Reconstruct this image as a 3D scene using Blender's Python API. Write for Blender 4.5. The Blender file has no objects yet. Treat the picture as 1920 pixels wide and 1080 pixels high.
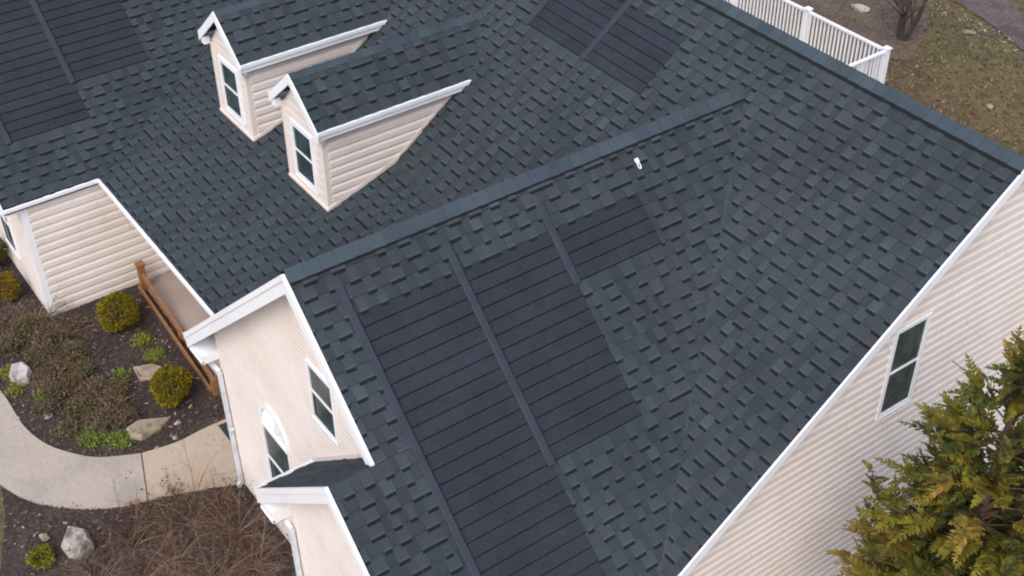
import bpy, math, random
from mathutils import Vector, Matrix
random.seed(7)
scene = bpy.context.scene
COL = scene.collection

# ------------------------------------------------------------------ camera
cam_d = bpy.data.cameras.new('camera'); cam = bpy.data.objects.new('camera', cam_d); COL.objects.link(cam)
RX = Vector((0.5831447624862709, 0.8123544622120262, -0.004734311822861603))
RD = Vector((0.5015484851193829, -0.36460642236091445, -0.7845452656447868))
RF = Vector((-0.6390550078504031, 0.4551289756710798, -0.6200534754709202))
CAMP = Vector((7.936, -14.137, 17.587))
cam.matrix_world = Matrix(((RX.x, -RD.x, -RF.x, CAMP.x), (RX.y, -RD.y, -RF.y, CAMP.y), (RX.z, -RD.z, -RF.z, CAMP.z), (0, 0, 0, 1)))
FPX = 2439.32
cam_d.sensor_width = 36; cam_d.lens = 36 * FPX / 1920
cam_d.clip_end = 600; cam_d.clip_start = 0.5
scene.camera = cam
def to_px(p):
    d = Vector(p) - CAMP
    z = d.dot(RF)
    return (960 + FPX * d.dot(RX) / z, 540 + FPX * d.dot(RD) / z, z)

# ------------------------------------------------------------------ light
SUN_AZ = math.radians(144)      # clockwise from +Y
SUN_EL = math.radians(50)
world = bpy.data.worlds.new('World'); scene.world = world; world.use_nodes = True
nt = world.node_tree
for n in list(nt.nodes): nt.nodes.remove(n)
sky = nt.nodes.new('ShaderNodeTexSky'); sky.sky_type = 'NISHITA'; sky.sun_disc = False
sky.sun_elevation = SUN_EL; sky.sun_rotation = SUN_AZ
sky.air_density = 0.8; sky.dust_density = 4.0; sky.ozone_density = 1.0; sky.altitude = 200
bg = nt.nodes.new('ShaderNodeBackground'); bg.inputs['Strength'].default_value = 0.15
ou = nt.nodes.new('ShaderNodeOutputWorld')
nt.links.new(sky.outputs[0], bg.inputs['Color']); nt.links.new(bg.outputs[0], ou.inputs['Surface'])
sun_d = bpy.data.lights.new('sun', 'SUN'); sun = bpy.data.objects.new('sun', sun_d); COL.objects.link(sun)
sun_d.energy = 0.7; sun_d.angle = math.radians(38); sun_d.color = (1.0, 0.975, 0.945)
sdir = Vector((math.sin(SUN_AZ) * math.cos(SUN_EL), math.cos(SUN_AZ) * math.cos(SUN_EL), math.sin(SUN_EL)))
sun.rotation_euler = sdir.to_track_quat('Z', 'Y').to_euler()
scene.view_settings.view_transform = 'Standard'; scene.view_settings.look = 'None'
scene.view_settings.gamma = 1; scene.view_settings.use_curve_mapping = False
scene.cycles.filter_width = 2.0
scene.view_settings.exposure = 0.88

# ------------------------------------------------------------------ materials
def material(name, color, rough=0.8, metallic=0.0, tint=False, noise=None, bump=None, spec=0.5, rand=0.0, trans=0.0):
    """noise = list of (scale, detail, colour, low, high) mixed over the base; bump = (scale, strength)"""
    m = bpy.data.materials.new(name); m.use_nodes = True
    t = m.node_tree; b = t.nodes['Principled BSDF']
    b.inputs['Roughness'].default_value = rough; b.inputs['Metallic'].default_value = metallic
    b.inputs['Specular IOR Level'].default_value = spec
    geo = t.nodes.new('ShaderNodeNewGeometry')
    if tint:
        a = t.nodes.new('ShaderNodeAttribute'); a.attribute_name = 'tint'; cur = a.outputs['Color']
    else:
        r = t.nodes.new('ShaderNodeRGB'); r.outputs[0].default_value = (*color, 1); cur = r.outputs[0]
    for (sc, det, c2, lo, hi) in (noise or []):
        n = t.nodes.new('ShaderNodeTexNoise'); n.inputs['Scale'].default_value = sc; n.inputs['Detail'].default_value = det
        t.links.new(geo.outputs['Position'], n.inputs['Vector'])
        rr = t.nodes.new('ShaderNodeMapRange'); rr.inputs['From Min'].default_value = lo; rr.inputs['From Max'].default_value = hi
        t.links.new(n.outputs['Fac'], rr.inputs['Value'])
        mx = t.nodes.new('ShaderNodeMix'); mx.data_type = 'RGBA'
        t.links.new(rr.outputs[0], mx.inputs['Factor']); t.links.new(cur, mx.inputs['A'])
        if isinstance(c2, (int, float)) or c2 == 'purple':
            mu = t.nodes.new('ShaderNodeMix'); mu.data_type = 'RGBA'; mu.blend_type = 'MULTIPLY'; mu.inputs['Factor'].default_value = 1
            t.links.new(cur, mu.inputs['A']); mu.inputs['B'].default_value = (1.12, 0.93, 1.0, 1) if c2 == 'purple' else (c2, c2, c2, 1)
            t.links.new(mu.outputs['Result'], mx.inputs['B'])
        else:
            mx.inputs['B'].default_value = (*c2, 1)
        cur = mx.outputs['Result']
    if rand:
        oi = t.nodes.new('ShaderNodeObjectInfo'); rr = t.nodes.new('ShaderNodeMapRange')
        rr.inputs['To Min'].default_value = 1 - rand; rr.inputs['To Max'].default_value = 1 + rand
        t.links.new(oi.outputs['Random'], rr.inputs['Value'])
        vm = t.nodes.new('ShaderNodeVectorMath'); vm.operation = 'SCALE'
        t.links.new(cur, vm.inputs[0]); t.links.new(rr.outputs[0], vm.inputs['Scale']); cur = vm.outputs[0]
    t.links.new(cur, b.inputs['Base Color'])
    if bump:
        n = t.nodes.new('ShaderNodeTexNoise'); n.inputs['Scale'].default_value = bump[0]; n.inputs['Detail'].default_value = 4
        t.links.new(geo.outputs['Position'], n.inputs['Vector'])
        bp = t.nodes.new('ShaderNodeBump'); bp.inputs['Strength'].default_value = bump[1]; bp.inputs['Distance'].default_value = 0.02
        t.links.new(n.outputs['Fac'], bp.inputs['Height']); t.links.new(bp.outputs[0], b.inputs['Normal'])
    return m
M = {}
M['shingle'] = material('asphalt_shingle', (0, 0, 0), 0.92, tint=True, spec=0.25, bump=(90, 0.35),
    noise=[(0.75, 3, 0.80, 0.42, 0.7), (0.55, 3, 'purple', 0.50, 0.85), (55, 2, 1.35, 0.5, 0.78), (70, 2, 0.6, 0.55, 0.8)])
M['solar'] = material('solar_shingle', (0, 0, 0), 0.8, tint=True, spec=0.12, noise=[(1.4, 3, 0.85, 0.4, 0.7), (30, 3, 1.3, 0.5, 0.75), (6, 4, 0.86, 0.45, 0.7), (75, 2, 0.75, 0.5, 0.75)], bump=(60, 0.2))
M['raceway'] = material('raceway_cover', (0.033, 0.041, 0.054), 0.7, spec=0.2, noise=[(3, 3, 0.8, 0.4, 0.7)])
M['cap'] = material('ridge_cap_granules', (0, 0, 0), 0.9, tint=True, spec=0.25, bump=(90, 0.3), noise=[(2.2, 3, 0.8, 0.42, 0.7), (55, 2, 1.3, 0.5, 0.78)])
M['vent'] = material('ridge_vent_shadow_black', (0.008, 0.010, 0.013), 0.8)
M['deck'] = material('roof_underlay', (0.02, 0.024, 0.03), 0.95)
M['siding'] = material('cream_vinyl_siding', (0.69, 0.62, 0.572), 0.55, spec=0.4, noise=[(0.7, 4, (0.62, 0.555, 0.49), 0.42, 0.75), (2.6, 5, 0.93, 0.5, 0.75), (25, 2, 0.96, 0.5, 0.7)], rand=0.015)
M['wall'] = material('cream_wall_sheathing', (0.62, 0.55, 0.49), 0.8)
M['corner'] = material('cream_corner_post', (0.70, 0.63, 0.57), 0.5)
M['white'] = material('white_vinyl_trim', (0.80, 0.81, 0.82), 0.4, noise=[(1.5, 4, (0.70, 0.72, 0.74), 0.45, 0.8)])
M['sash'] = material('white_sash', (0.78, 0.79, 0.80), 0.4)
M['glass'] = material('window_glass', (0.022, 0.042, 0.047), 0.12, spec=0.6, noise=[(1.7, 4, (0.05, 0.080, 0.085), 0.42, 0.62), (5, 3, 0.5, 0.5, 0.65)])
M['screen'] = material('insect_screen', (0.035, 0.05, 0.055), 0.6)
M['galv'] = material('grey_white_downspout', (0.62, 0.66, 0.70), 0.4, noise=[(4, 3, (0.45, 0.47, 0.5), 0.5, 0.8)])
M['flash'] = material('flashing', (0.5, 0.52, 0.53), 0.4, metallic=0.6)
M['wood'] = material('orange_cedar_timber', (0.24, 0.115, 0.045), 0.75, noise=[(9, 4, (0.16, 0.08, 0.035), 0.45, 0.75)], bump=(30, 0.3))
M['porch'] = material('porch_concrete', (0.34, 0.28, 0.25), 0.85, noise=[(1.2, 4, (0.26, 0.21, 0.19), 0.4, 0.7), (30, 3, 0.85, 0.5, 0.8)])
M['conc_grey'] = material('greige_concrete', (0.37, 0.325, 0.275), 0.9, noise=[(1.3, 5, (0.29, 0.26, 0.225), 0.42, 0.72), (14, 4, 0.84, 0.48, 0.72), (70, 2, 0.85, 0.5, 0.8)], bump=(60, 0.2))
M['conc_tan'] = material('tan_concrete', (0.40, 0.335, 0.26), 0.9, noise=[(1.0, 4, (0.36, 0.25, 0.14), 0.5, 0.72), (9, 4, 0.86, 0.48, 0.72), (70, 2, 0.88, 0.5, 0.8)], bump=(60, 0.2))
M['mat'] = material('dark_rubber_mat', (0.018, 0.03, 0.035), 0.9)
M['mulch'] = material('dark_mulch', (0.042, 0.029, 0.026), 0.95, noise=[(1.1, 5, (0.065, 0.045, 0.038), 0.45, 0.7), (22, 4, (0.02, 0.014, 0.013), 0.5, 0.72)], bump=(25, 1.0))
M['chip'] = material('bark_chip', (0, 0, 0), 0.95, tint=True)
M['leaf'] = material('foliage', (0, 0, 0), 0.75, tint=True, spec=0.2)
M['twig'] = material('twigs', (0, 0, 0), 0.85, tint=True, spec=0.2)
M['bark'] = material('bark', (0.075, 0.055, 0.045), 0.9, noise=[(12, 4, (0.04, 0.03, 0.026), 0.45, 0.7)])
M['rock'] = material('pale_boulder', (0.36, 0.325, 0.30), 0.9, noise=[(5, 5, (0.15, 0.12, 0.10), 0.46, 0.64), (2, 3, (0.55, 0.52, 0.50), 0.5, 0.7)], bump=(14, 0.8))
M['rock_tan'] = material('tan_flat_stone', (0.27, 0.22, 0.16), 0.9, noise=[(5, 5, (0.13, 0.10, 0.07), 0.5, 0.7)], bump=(14, 0.8))
M['lawn'] = material('winter_lawn', (0.145, 0.105, 0.048), 0.95, noise=[(0.55, 6, (0.085, 0.06, 0.042), 0.42, 0.62), (0.9, 5, (0.105, 0.098, 0.045), 0.48, 0.66), (3.2, 5, (0.06, 0.042, 0.032), 0.52, 0.72), (11, 4, 0.7, 0.5, 0.75)], bump=(9, 1.0))
M['litter'] = material('leaf_litter', (0.115, 0.088, 0.055), 0.95, noise=[(0.8, 5, (0.10, 0.062, 0.05), 0.42, 0.62), (1.7, 5, (0.075, 0.055, 0.055), 0.45, 0.7), (6, 5, (0.155, 0.13, 0.115), 0.55, 0.75), (14, 4, 0.7, 0.5, 0.75)], bump=(9, 1.0))

# ------------------------------------------------------------------ mesh helpers
class MB:
    def __init__(s): s.v = []; s.f = []; s.t = []
    def face(s, pts, tint=None):
        i = len(s.v); s.v += [tuple(p) for p in pts]; s.f.append(tuple(range(i, i + len(pts)))); s.t.append(tint)
    def hexa(s, lo, hi, tint=None):
        """lo, hi : 4 bottom points and 4 top points, same winding"""
        i = len(s.v); s.v += [tuple(p) for p in lo] + [tuple(p) for p in hi]
        for f in ((3, 2, 1, 0), (4, 5, 6, 7), (0, 1, 5, 4), (1, 2, 6, 5), (2, 3, 7, 6), (3, 0, 4, 7)):
            s.f.append(tuple(i + k for k in f)); s.t.append(tint)
    def box(s, a, b, tint=None):
        x0, y0, z0 = a; x1, y1, z1 = b
        s.hexa([(x0, y0, z0), (x1, y0, z0), (x1, y1, z0), (x0, y1, z0)], [(x0, y0, z1), (x1, y0, z1), (x1, y1, z1), (x0, y1, z1)], tint)
    def bar(s, p, q, w, h, up=(0, 0, 1), tint=None):
        p = Vector(p); q = Vector(q); d = (q - p).normalized(); up = Vector(up)
        sd = d.cross(up).normalized() * (w / 2); u = sd.cross(d).normalized() * (h / 2)
        s.hexa([p - sd - u, p + sd - u, q + sd - u, q - sd - u], [p - sd + u, p + sd + u, q + sd + u, q - sd + u], tint)
    def tube(s, pts, radii, n=6, tint=None, cap=True):
        pts = [Vector(p) for p in pts]; base = len(s.v); up = Vector((0.13, 0.21, 0.97))
        for i, p in enumerate(pts):
            d = (pts[min(i + 1, len(pts) - 1)] - pts[max(i - 1, 0)]).normalized()
            a = d.cross(up)
            if a.length < 1e-3: a = d.cross(Vector((1, 0, 0)))
            a.normalize(); b = d.cross(a)
            for k in range(n):
                an = 2 * math.pi * k / n
                s.v.append(tuple(p + (a * math.cos(an) + b * math.sin(an)) * radii[i]))
        for i in range(len(pts) - 1):
            for k in range(n):
                q = base + i * n; k2 = (k + 1) % n
                s.f.append((q + k, q + k2, q + n + k2, q + n + k)); s.t.append(tint)
        if cap:
            s.f.append(tuple(base + k for k in range(n))); s.t.append(tint)
            s.f.append(tuple(base + (len(pts) - 1) * n + k for k in range(n))); s.t.append(tint)
    def mesh(s, name, mat, smooth=False):
        me = bpy.data.meshes.new(name); me.from_pydata(s.v, [], s.f)
        if any(t is not None for t in s.t):
            at = me.color_attributes.new('tint', 'FLOAT_COLOR', 'CORNER'); data = []
            for f, t in zip(s.f, s.t):
                t = t or (0.1, 0.1, 0.1)
                for _ in f: data += (t[0], t[1], t[2], 1.0)
            at.data.foreach_set('color', data)
        me.materials.append(mat)
        if smooth: me.polygons.foreach_set('use_smooth', [True] * len(me.polygons))
        me.update(); return me
    def build(s, name, mat, parent=None, smooth=False):
        o = bpy.data.objects.new(name, s.mesh(name, mat, smooth)); COL.objects.link(o)
        if parent: o.parent = parent
        return o
def tag(o, label=None, cat=None, group=None, kind=None):
    if label: o['label'] = label
    if cat: o['category'] = cat
    if group: o['group'] = group
    if kind: o['kind'] = kind
    return o
def empty(name, loc=(0, 0, 0), parent=None):
    o = bpy.data.objects.new(name, None); COL.objects.link(o); o.location = loc; o.empty_display_size = 0.2
    if parent: o.parent = parent
    return o
def link_mesh(name, me, parent=None, mw=None):
    o = bpy.data.objects.new(name, me); COL.objects.link(o)
    if parent: o.parent = parent
    if mw is not None: o.matrix_local = mw
    return o
def clip(poly, conv):
    """Sutherland-Hodgman; conv counter-clockwise"""
    out = poly
    for i in range(len(conv)):
        a = conv[i]; b = conv[(i + 1) % len(conv)]
        ex, ey = b[0] - a[0], b[1] - a[1]
        side = lambda p: ex * (p[1] - a[1]) - ey * (p[0] - a[0])
        new = []
        for j in range(len(out)):
            p = out[j]; q = out[(j + 1) % len(out)]; sp, sq = side(p), side(q)
            if sp >= -1e-9: new.append(p)
            if (sp > 1e-9 and sq < -1e-9) or (sp < -1e-9 and sq > 1e-9):
                t = sp / (sp - sq); new.append((p[0] + (q[0] - p[0]) * t, p[1] + (q[1] - p[1]) * t))
        out = new
        if len(out) < 3: return []
    return out
def ccw(poly):
    a = sum(poly[i][0] * poly[(i + 1) % len(poly)][1] - poly[(i + 1) % len(poly)][0] * poly[i][1] for i in range(len(poly)))
    return poly if a > 0 else poly[::-1]
def area(poly):
    return abs(sum(poly[i][0] * poly[(i + 1) % len(poly)][1] - poly[(i + 1) % len(poly)][0] * poly[i][1] for i in range(len(poly)))) / 2

# ------------------------------------------------------------------ house dimensions (metres)
ZR = 8.03; MP = 0.752; SP = 0.355; YK = -4.318; YE = -8.276
XW = -4.45; ZW = 7.43; MW = 0.904; YF = -8.879; YWALL = -8.565
XB = -2.467; YB = -9.55; YBW = -9.25; BS = 0.88
XL = -14.352; XLR = -19.5; ML = 0.75; YLF = -10.19
ZK = ZR + MP * YK; ZE = ZK + SP * (YE - YK); ZB = ZW - MW * (XB - XW)
XEND = -0.11; E = 0.2055
def zM(x, y): return ZR + MP * y
def zS(x, y): return ZK + SP * (y - YK)
def zW(x, y): return ZW - MW * abs(x - XW)
def zB(x, y): return ZB - BS * abs(x - XB)
def zL(x, y): return ZE + ML * (XL - x)
def gz(x, y=0): return min(max((-8.39 - x) * 0.0953, 0), 0.575)

house = empty('house', (-7, -4, 0))
HO = Vector((-7, -4, 0))
HINV = Matrix.Translation(-HO)
tag(house, 'cream sided house under a dark slate shingle roof with solar shingles and two dormers', 'house')
def part(mb, name, mat, parent=None, smooth=False):
    """verts are in world metres; parents sit on the house origin"""
    o = mb.build(name, mat, parent or house, smooth)
    if (parent or house) is house: o.matrix_local = HINV
    return o

# ------------------------------------------------------------------ roof plane frame
class Plane:
    def __init__(s, origin, U, V):
        s.o = Vector(origin); s.U = Vector(U).normalized(); s.V = Vector(V).normalized(); s.N = s.U.cross(s.V)
        assert s.N.z > 0 or abs(s.N.z) < 1e-6
    def uv(s, p): d = Vector(p) - s.o; return (d.dot(s.U), d.dot(s.V))
    def pt(s, u, v, n=0): return s.o + s.U * u + s.V * v + s.N * n
    def mat(s, u, v):
        p = s.pt(u, v); return Matrix(((s.U.x, s.V.x, s.N.x, p.x), (s.U.y, s.V.y, s.N.y, p.y), (s.U.z, s.V.z, s.N.z, p.z), (0, 0, 0, 1)))
PM = Plane((0, 0, ZR), (-1, 0, 0), (0, -1, -MP))
PS = Plane((0, YK, ZK), (-1, 0, 0), (0, -1, -SP))
PW = Plane((XW, 0, ZW), (0, -1, 0), (1, 0, -MW))
PWL = Plane((XW, 0, ZW), (0, 1, 0), (-1, 0, -MW))
PL = Plane((XLR, 0, zL(XLR, 0)), (0, -1, 0), (1, 0, -ML))
PB = Plane((XB, 0, ZB), (0, 1, 0), (-1, 0, -BS))

rng = random.Random(11)
def tab_tint():
    k = rng.uniform(0.93, 1.10); r = rng.random()
    c = (0.0375, 0.0505, 0.0585) if r < 0.8 else ((0.041, 0.0465, 0.055) if r < .93 else (0.043, 0.058, 0.067))
    return tuple(a * k for a in c)
BASEC = (0.034, 0.0445, 0.0515); BUTT_SHADOW = (0.008, 0.0115, 0.0155)
def piece_layout(W):
    """list of (u0, u1, is_tab, tint) covering 0..W"""
    out = []; u = 0.0; tab = rng.random() < 0.5
    while u < W - 1e-6:
        w = rng.uniform(0.115, 0.22) if tab else rng.uniform(0.10, 0.23)
        if W - (u + w) < 0.09: w = W - u
        k = rng.uniform(0.88, 1.1)
        out.append((u, u + w, tab, tab_tint() if tab else tuple(a * k for a in BASEC))); u += w; tab = not tab
    return out
def emit_poly(mb, P, poly, nf, tint):
    i = len(mb.v); n = len(poly)
    for (u, v) in poly: mb.v.append(tuple(P(u, v, nf(v))))
    for (u, v) in poly: mb.v.append(tuple(P(u, v, -0.004)))
    mb.f.append(tuple(range(i, i + n))); mb.t.append(tint)
    for k in range(n):
        k2 = (k + 1) % n
        mb.f.append((i + n + k, i + n + k2, i + k2, i + k)); mb.t.append(tint)
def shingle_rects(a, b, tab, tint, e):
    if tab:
        lip_highlight = tuple(q * 1.25 for q in tint)  # highlight on the tab's lower edge, painted into its tint
        return [((a, 0.0, b, e * .86), (0.004, 0.025), tint), ((a, e * .86, b, e), (0.025, 0.028), lip_highlight),
                ((a + .012, e, b - .004, e + 0.046), (0.0150, 0.0125), BUTT_SHADOW)]  # last rect: the tab's butt shadow, painted onto the next course
    return [((a, 0.0, b, e * .97), (0.001, 0.012), tint), ((a, e * .97, b, e), (0.012, 0.012), tuple(q * .5 for q in tint))]  # thin shadow at the course's lower edge painted as a darker strip
def shingle_quads(lay, v0, u0, conv=None, e=None):
    """yield polygons (poly, nfunc, tint)"""
    e = e or E
    for (a, b, tab, tint) in lay:
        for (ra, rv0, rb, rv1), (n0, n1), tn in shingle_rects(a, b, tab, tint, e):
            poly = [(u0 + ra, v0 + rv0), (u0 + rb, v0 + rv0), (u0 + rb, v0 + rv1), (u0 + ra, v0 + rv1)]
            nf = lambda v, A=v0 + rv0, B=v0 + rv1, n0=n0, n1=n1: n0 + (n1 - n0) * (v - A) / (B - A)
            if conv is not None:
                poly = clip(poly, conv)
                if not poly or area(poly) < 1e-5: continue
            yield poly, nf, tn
PIECE = 0.98
VARIANTS = []
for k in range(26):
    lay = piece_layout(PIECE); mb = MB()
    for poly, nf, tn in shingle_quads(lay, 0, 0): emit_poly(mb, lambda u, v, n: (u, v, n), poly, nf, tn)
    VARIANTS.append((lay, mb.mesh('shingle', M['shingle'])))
FIELD = MB()          # everything past the 300 largest
CAND = []             # (distance, parent, plane, u, v, variant)
def field(plane, poly3, parent, v_off=0.0, arrays=(), single=True, piece_ok=True):
    conv = ccw([plane.uv(p) for p in poly3])
    vmin = min(p[1] for p in conv); vmax = max(p[1] for p in conv)
    r0 = math.floor((vmin - v_off) / E) - 1; r1 = math.ceil((vmax - v_off) / E)
    for r in range(r0, r1 + 1):
        v0 = v_off + r * E
        band = clip([(-60, v0), (60, v0), (60, v0 + E), (-60, v0 + E)], conv)
        if not band: continue
        ua = min(p[0] for p in band); ub = max(p[0] for p in band)
        holes = sorted((a, b) for (a, b, q0, q1) in arrays if q0 <= r < q1)
        ivs = []; cur = ua
        for a, b in holes:
            if a > cur: ivs.append((cur, a, False))
            cur = max(cur, b)
        if cur < ub: ivs.append((cur, ub, True))
        stag = (r * 0.3719) % 1.0 * PIECE + rng.uniform(0, 0.12)
        for (a, b, _) in ivs:
            g = math.floor((a - stag) / PIECE) * PIECE + stag
            while g < b - 1e-6:
                vi = rng.randrange(len(VARIANTS)); lay = VARIANTS[vi][0]
                full = g >= a - 1e-6 and g + PIECE <= b + 1e-6
                rect = [(g, v0), (g + PIECE, v0), (g + PIECE, v0 + E), (g, v0 + E)]
                if full:
                    c = clip(rect, conv); full = len(c) >= 3 and abs(area(c) - PIECE * E) < 1e-5
                ctr = plane.pt(g + PIECE / 2, v0 + E / 2)
                px, py, dz = to_px(ctr)
                if full and single and -5 < px < 1925 and -5 < py < 1085:
                    CAND.append((dz, parent, plane, g, v0, vi))
                else:
                    cc = clip([(a, v0 - 1), (b, v0 - 1), (b, v0 + 2), (a, v0 + 2)], conv)
                    if cc:
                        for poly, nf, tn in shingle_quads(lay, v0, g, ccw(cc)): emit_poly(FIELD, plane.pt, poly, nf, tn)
                g += PIECE
def deck(name, pts, f, th=0.12, lift=-0.006):
    mb = MB(); n = len(pts); pts = ccw(pts)
    top = [(x, y, f(x, y) + lift) for x, y in pts]; bot = [(x, y, f(x, y) - th) for x, y in pts]
    mb.face(top); mb.face(bot[::-1])
    for k in range(n):
        k2 = (k + 1) % n; mb.face([bot[k], bot[k2], top[k2], top[k]])
    return part(mb, name, M['deck'])
L3 = lambda pts, f: [(x, y, f(x, y)) for x, y in pts]
YV0 = (ZW - ZR) / MP                                   # wing ridge meets the main slope
def yv(x): return (zW(x, 0) - ZR) / MP
xk = XW - (ZW - ZK) / MW; xe = XW - (ZW - ZE) / MW      # left valley of the wing at kink / eave
xlk = XL - (ZK - ZE) / ML
slope_main = deck('roof_slope', [(-20.5, 0), (0, 0), (0, YV0 * 0 + yv(0)), (XW, YK), (-20.5, YK)][:2] + [(0, yv(0)), (XW, yv(0) + 0.0), (XW, YK), (-20.5, YK)], zM)
slope_porch = deck('roof_slope', [(xlk, YK), (XW, YK), (XW, YE), (XL, YE)], zS, th=0.1)
slope_wing = deck('roof_slope', [(XW, YV0), (XW, YF), (XB, YF), (XB, YB), (0, YB), (0, yv(0))], zW)
slope_wing_left = deck('roof_slope', [(XW, YV0), (xk, YK), (-8.93, YE), (-8.93, YF), (XW, YF)], zW)
slope_left = deck('roof_slope', [(XLR, YLF), (XL, YLF), (XL, YE), (xlk, YK), (XLR, (zL(XLR, 0) - ZR) / MP)], zL)
slope_garage = deck('roof_slope', [(XB, YB), (XB, YWALL), (-4.98, YWALL), (-4.98, YB)], zB)
slope_back = deck('roof_slope', [(-20.5, 0), (0, 0), (0, 6.1), (-20.5, 6.1)], lambda x, y: ZR - MP * y)
slope_left_far = deck('roof_slope', [(XLR, YLF), (-24.6, YLF), (-24.6, 0), (XLR, 0)], lambda x, y: zL(XLR, 0) - ML * (XLR - x))
tag(slope_main, 'long upper slope below the main ridge'); tag(slope_porch, 'shallow lower slope over the porch')
tag(slope_wing, 'front wing slope carrying the large solar array'); tag(slope_left, 'slope of the far left wing with solar rows')
tag(slope_garage, 'small steep slope over the lowest gable')

# solar arrays given as (u0, u1, first_row, last_row) on each slope
VW = 0.0; uW = lambda y: -y
AW = [(uW(-6.64), uW(-8.27), 4, 40), (uW(-5.07), uW(-6.64), 4, 18), (uW(-3.50), uW(-5.07), 4, 8)]
VM = 0.1275; uM = lambda x: -x
AM = [(6.05, 7.57, 3, 9), (7.57, 9.17, 3, 9)]
VL = ((-16.02 - XLR) * 1.25) - 17 * E
rowL = lambda x: round(((x - XLR) * 1.25 - VL) / E)
AL = [(uW(-6.25), uW(-7.88), 1, 17), (uW(-7.88), uW(-9.53), 1, 21)]
SOLMESH = {}
def solar(plane, arrays, voff, parent, unit):
    for ai, (a, b, r0, r1) in enumerate(arrays):
        for r in range(r0, r1):
            v = voff + r * E; w = b - a
            p = to_px(plane.pt(a + w / 2, v))
            key = (round(w, 2), rng.randrange(5))
            if key not in SOLMESH:
                mb = MB(); k = rng.uniform(0.95, 1.05); c = (0.0275 * k, 0.034 * k, 0.0435 * k)
                n0, n1 = 0.002, 0.020
                mb.hexa([(0.004, 0, -0.004), (w - 0.004, 0, -0.004), (w - 0.004, E, -0.004), (0.004, E, -0.004)],
                        [(0.004, 0, n0), (w - 0.004, 0, n0), (w - 0.004, E * 0.91, n1), (0.004, E * 0.91, n1)], c)
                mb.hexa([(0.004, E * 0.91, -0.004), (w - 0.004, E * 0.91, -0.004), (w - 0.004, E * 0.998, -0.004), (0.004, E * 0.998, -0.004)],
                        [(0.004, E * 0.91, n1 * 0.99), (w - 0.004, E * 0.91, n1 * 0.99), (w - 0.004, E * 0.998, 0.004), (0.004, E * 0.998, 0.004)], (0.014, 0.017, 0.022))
                SOLMESH[key] = mb.mesh('solar_shingle', M['solar'])
            link_mesh('solar_shingle', SOLMESH[key], parent, plane.mat(a, v))
def raceway(plane, u, va, vb, parent):
    mb = MB(); w = 0.062; nn = 5
    prof = [(-w, 0.0), (-w, 0.03), (-w * 0.7, 0.05), (w * 0.7, 0.05), (w, 0.03), (w, 0.0)]
    for i in range(len(prof) - 1):
        (a, n0), (b, n1) = prof[i], prof[i + 1]
        mb.face([plane.pt(u + a, va, n0), plane.pt(u + b, va, n1), plane.pt(u + b, vb, n1), plane.pt(u + a, vb, n0)])
    for v in (va, vb): mb.face([plane.pt(u + a, v, n) for a, n in prof])
    o = mb.build('raceway_cover', M['raceway'], parent); o.matrix_local = Matrix.Identity(4)
    return o
HI = {}
def hpar(o): return o
# shingle fields
field(PM, L3([(XW, 0), (0, 0), (0, yv(0)), (XW, YV0)], zM), slope_main, VM)
field(PM, L3([(-20.5, 0), (XW, 0), (XW, YV0), (xk, YK), (xlk, YK)], zM), slope_main, VM, AM)
field(PS, L3([(xlk, YK), (xk, YK), (xe, YE), (XL, YE)], zS), slope_porch, 0.0)
field(PW, L3([(XW, YV0), (XW, YF), (XB, YF), (XB, yv(XB))], zW), slope_wing, VW, AW)
field(PW, L3([(XB, yv(XB)), (XB, YB), (0, YB), (0, yv(0))], zW), slope_wing, VW, AW)
field(PWL, L3([(XW, YV0), (XW, YF), (-8.93, YF), (-8.93, YE), (xk, YK)], zW), slope_wing_left, 0.0, single=False)
field(PL, L3([(XLR, YLF), (XL, YLF), (XL, YE), (xlk, YK), (XLR, (zL(XLR, 0) - ZR) / MP)], zL), slope_left, VL, AL)
field(PB, L3([(XB, YB), (XB, YWALL), (-4.98, YWALL), (-4.98, YB)], zB), slope_garage, 0.0, single=False)
solar(PW, AW, VW, slope_wing, 1); solar(PM, AM, VM, slope_main, 1); solar(PL, AL, VL, slope_left, 1)
for y, a, b in ((-8.29, 2, 40), (-6.645, 2, 18.1), (-5.07, 2, 8.1)): raceway(PW, -y, VW + a * E, VW + b * E, slope_wing)
for x, a, b in ((-7.57, 1, 9.15), (-9.18, 1, 9.1)): raceway(PM, -x, VM + a * E, VM + b * E, slope_main)
for y, a, b in ((-7.89, 0, 17.1), (-9.54, 0, 21.1)): raceway(PL, -y, VL + a * E, VL + b * E, slope_left)

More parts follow.
